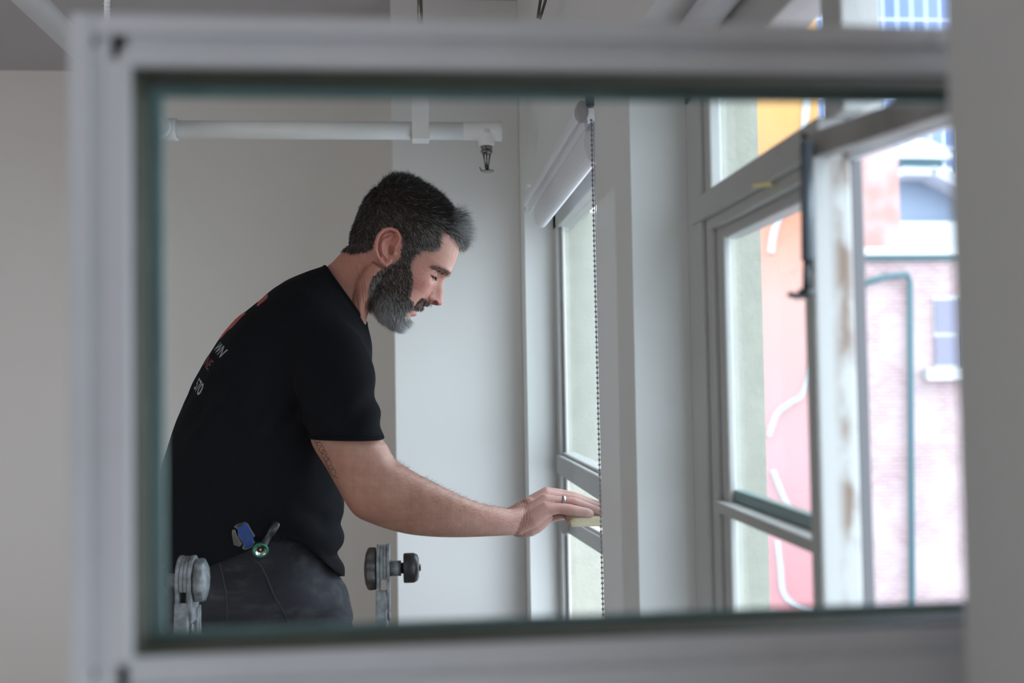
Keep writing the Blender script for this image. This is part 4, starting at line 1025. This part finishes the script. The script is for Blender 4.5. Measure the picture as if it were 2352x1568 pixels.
nt.links.new(tc.outputs['Object'], mp.inputs[0]); nt.links.new(mp.outputs[0], wv.inputs['Vector']); nt.links.new(wv.outputs['Fac'], r.inputs['Fac']); nt.links.new(r.outputs[0], bb.inputs['Base Color'])
plate([(490, 385), (570, 310), (820, 240), (880, 255), (1120, 660), (1060, 740), (1120, 860), (1050, 980), (1030, 1010), (830, 1080), (740, 1050), (730, 990), (770, 950), (760, 870), (610, 690), (600, 480)], YK + .004, YK + .0065).build('liner', M['chrome'], kn, .0003)
plate([(560, 350), (800, 265), (865, 280), (1090, 670), (1050, 740), (1100, 860), (1020, 990), (850, 1040), (780, 1020), (785, 930), (760, 840), (640, 680), (600, 560), (610, 480)], YK, YK + .004).build('handle', blue_m, kn, .0008)
plate([(560, 340), (700, 290), (770, 310), (780, 350), (640, 385), (580, 375)], YK - .0003, YK).build('lock_button', M['black'], kn)
cl = plate([(440, 470), (520, 470), (570, 640), (640, 760), (740, 900), (660, 990), (560, 960), (480, 940), (450, 760), (430, 620)], YK + .003, YK + .0055); cl.build('blade_holder', M['chrome'], kn, .0004)
# lettering on the grip
cu = bpy.data.curves.new('t', 'FONT'); cu.body = 'COMME'; cu.size = .0052; cu.align_x = 'CENTER'; cu.align_y = 'CENTER'; cu.resolution_u = 2
o = bpy.data.objects.new('t', cu); COL.objects.link(o); dg = bpy.context.evaluated_depsgraph_get(); dg.update(); me = bpy.data.meshes.new_from_object(o.evaluated_get(dg)); bpy.data.objects.remove(o)
me.transform(Matrix.Translation(Vector(P(*c1500(850, 630), YK - .0004))) @ Matrix.Rotation(math.radians(66), 4, 'Y') @ Matrix.Rotation(PI / 2, 4, 'X')); me.materials.clear(); link('grip_lettering', me, M['chrome'], kn)

fl = empty('flashlight', tuple(P(598, 1260, YK))); tag(fl, 'slim black torch with green rim tucked at the waist beside the blue knife', 'torch')
fh = P(*c1500(1285, 1065), YK - .010); ft = P(*c1500(1790, 260), YK + .012); ax = fh - ft; L = np.linalg.norm(ax); ax /= L
face = np.array([.05, -.93, -.36]); face /= np.linalg.norm(face)
MB().lathe(ft, ax, [(0, .004), (.002, .0062), (L * .42, .0064), (L * .43, .0050), (L - .012, .0055), (L - .004, .0075)], 20).build('barrel', M['black'], fl)
MB().lathe(fh - face * .008, face, [(0, .006), (.003, .011), (.008, .0118)], 28).build('lamp_housing', M['black'], fl)
MB().lathe(fh, face, [(0, .0098), (0, .0118), (.001, .0125), (.0035, .0125), (.0045, .0118), (.0045, .0100), (.0010, .0098)], 32, False).build('rim', mat('green_anodised_rim', (.012, .22, .11), .3, .3), fl)
MB().lathe(fh - face * .001, face, [(.0032, .0098), (.0020, .0085), (.0005, .0045), (.0, .001)], 28, False).build('reflector', mat('bright_reflector', (.75, .74, .68), .18, 1.0, var=.5, vscale=400), fl)
MB().ball(fh + face * .001, (.0022, .0022, .0022), 12, 8).build('bulb', mat('yellowish_led', (.55, .52, .25), .2), fl)

# ---- folding ladder with pivot hinges in front of him
YL = 1.60
lad = empty('folding_ladder', (P(655, 1300, YL)[0], YL, 0)); tag(lad, 'worn aluminium folding ladder with locking knob hinges standing in front of the man', 'ladder')
def lx(u): return X_(u, YL, 1300)
def hinge(ul, ur, vc, disc_side, kn_u):
    cz = Z_(vc, YL); c = np.array((0, YL, cz)); R_ = 53 * YL / FPX
    xa_, xb_ = lx(ul), lx(ur); w_ = (xb_ - xa_)
    b = MB()
    for k in range(4):
        x0_ = xa_ + w_ * (k + .06) / 4; x1_ = xa_ + w_ * (k + .94) / 4
        rr = R_ * (1 if k in (0, 3) else .97)
        pr = [(YL + rr * math.cos(t), cz + rr * math.sin(t)) for t in np.linspace(-.4, PI + .4, 26)]
        if k in (0, 3): pr += [(YL - .026, cz - .060), (YL + .020, cz - .060)]
        b.prism(pr, lambda p, t: (t, p[0], p[1]), x0_, x1_)
    b.build('hinge', M['alu'], lad, .0008)
    s_ = -1 if disc_side < 0 else 1
    xd = xa_ if s_ < 0 else xb_
    b = MB(); prof = [(0, R_ * .86), (.0085, R_ * .88), (.012, R_ * .84), (.0155, R_ * .62), (.0175, R_ * .25), (.018, .001)]; rings = []
    for t, r_ in prof:
        rings.append([np.array((xd + s_ * (t + .0015), YL + r_ * (1 + .05 * math.cos(9 * a)) * math.cos(a), cz - .002 + r_ * (1 + .05 * math.cos(9 * a)) * math.sin(a))) for a in np.linspace(0, 2 * PI, 72, False)])
    b.loft(rings, True); b.build('locking_disc', M['aludark'] if s_ < 0 else M['alu'], lad, .0006)
    xo = xb_ if s_ < 0 else xa_; t_ = -s_
    MB().lathe((xo, YL, cz - .002), (t_, 0, 0), [(0, .0115), (.0165, .0115), (.0165, .008)], 24).build('hinge_pin', M['alu'], lad)
    b = MB().lathe((xo + t_ * .0165, YL, cz - .002), (t_, 0, 0), [(0, .0082), (.0035, .0082), (.0036, .0205), (.005, .0222), (.019, .0222), (.0245, .0195), (.0268, .014), (.0270, .0055), (.0295, .0055), (.0298, .001)], 32)
    b.build('knob', M['black'], lad)
    # stiles: near leg towards the room, far leg behind
    b = MB(); xm0, xm1 = xa_ - .0015, xb_ - .0045; zt_ = cz - .032
    a0 = np.array(((xm0 + xm1) / 2, YL - .012, zt_)); a1 = a0 + np.array((0, -.20, -(zt_) + .01)); b.bar(a0, a1, xm1 - xm0, .030, up=(0, 1, 0)); b.build('stile', M['alu'], lad, .0015)
    b = MB(); a0 = np.array(((xm0 + xm1) / 2 + (.006 if s_ > 0 else .0), YL + .020, zt_ - .012)); a1 = a0 + np.array((.0, .045, -(a0[2]) + .01)); b.bar(a0, a1, xm1 - xm0, .026, up=(0, 1, 0)); b.build('stile', M['alu'], lad, .0015)
    b = MB()
    for k in range(8):
        b.ball((xb_ - .002, YL - .012 - .2 * k * .024 / cz, cz - .045 - k * .024), (.0028, .006, .008), 10, 8)
    b.build('rivet_row', M['alu'], lad)
    return (xm0 + xm1) / 2, zt_
r1 = hinge(412, 449, 1313, 1, 0); r2 = hinge(866, 896, 1300, -1, 0)
for k in range(3):
    z = .78 - k * .27; yy = YL - .012 - .20 * (1.03 - z) / 1.03
    MB().cyl((r1[0], yy, z), (r2[0], yy, z), .014, 16).build('rung', M['alu'], lad)
    yy = YL + .020 + .045 * (1.03 - z) / 1.03
    MB().cyl((r1[0], yy, z - .1), (r2[0], yy, z - .1), .012, 16).build('rung', M['alu'], lad)

# tattoo script on the upper arm, just under the sleeve
abv = BVHTree.FromPolygons([Vector(p) for p in V], [tuple(p.vertices) for p in bm_.polygons])
tl = []
for t in np.linspace(0, 1, 260):
    cu_, cv_ = 722 + 44 * t, 1006 + 88 * t; w_ = 2 * PI * 8.3 * t
    u_, v_ = cu_ + 7 * math.sin(w_) + 4, cv_ + 8.5 * (1 + .45 * math.sin(t * 31)) * math.sin(w_ + 1.15)
    d = Vector(RM @ np.array([(u_ - 1176) / FPX, -(v_ - 784) / FPX, -1.0])).normalized(); h = abv.ray_cast(Vector((0, 0, CAMZ)), d)
    if h[0] is not None and abs(h[0].y - 1.70) < .1: tl.append(np.array(h[0]) + np.array(h[1]) * .00005)
if len(tl) > 10: MB().tube(tl, .00042, 6).build('tattoo', mat('tattoo_ink', (.07, .05, .05), .7), man)
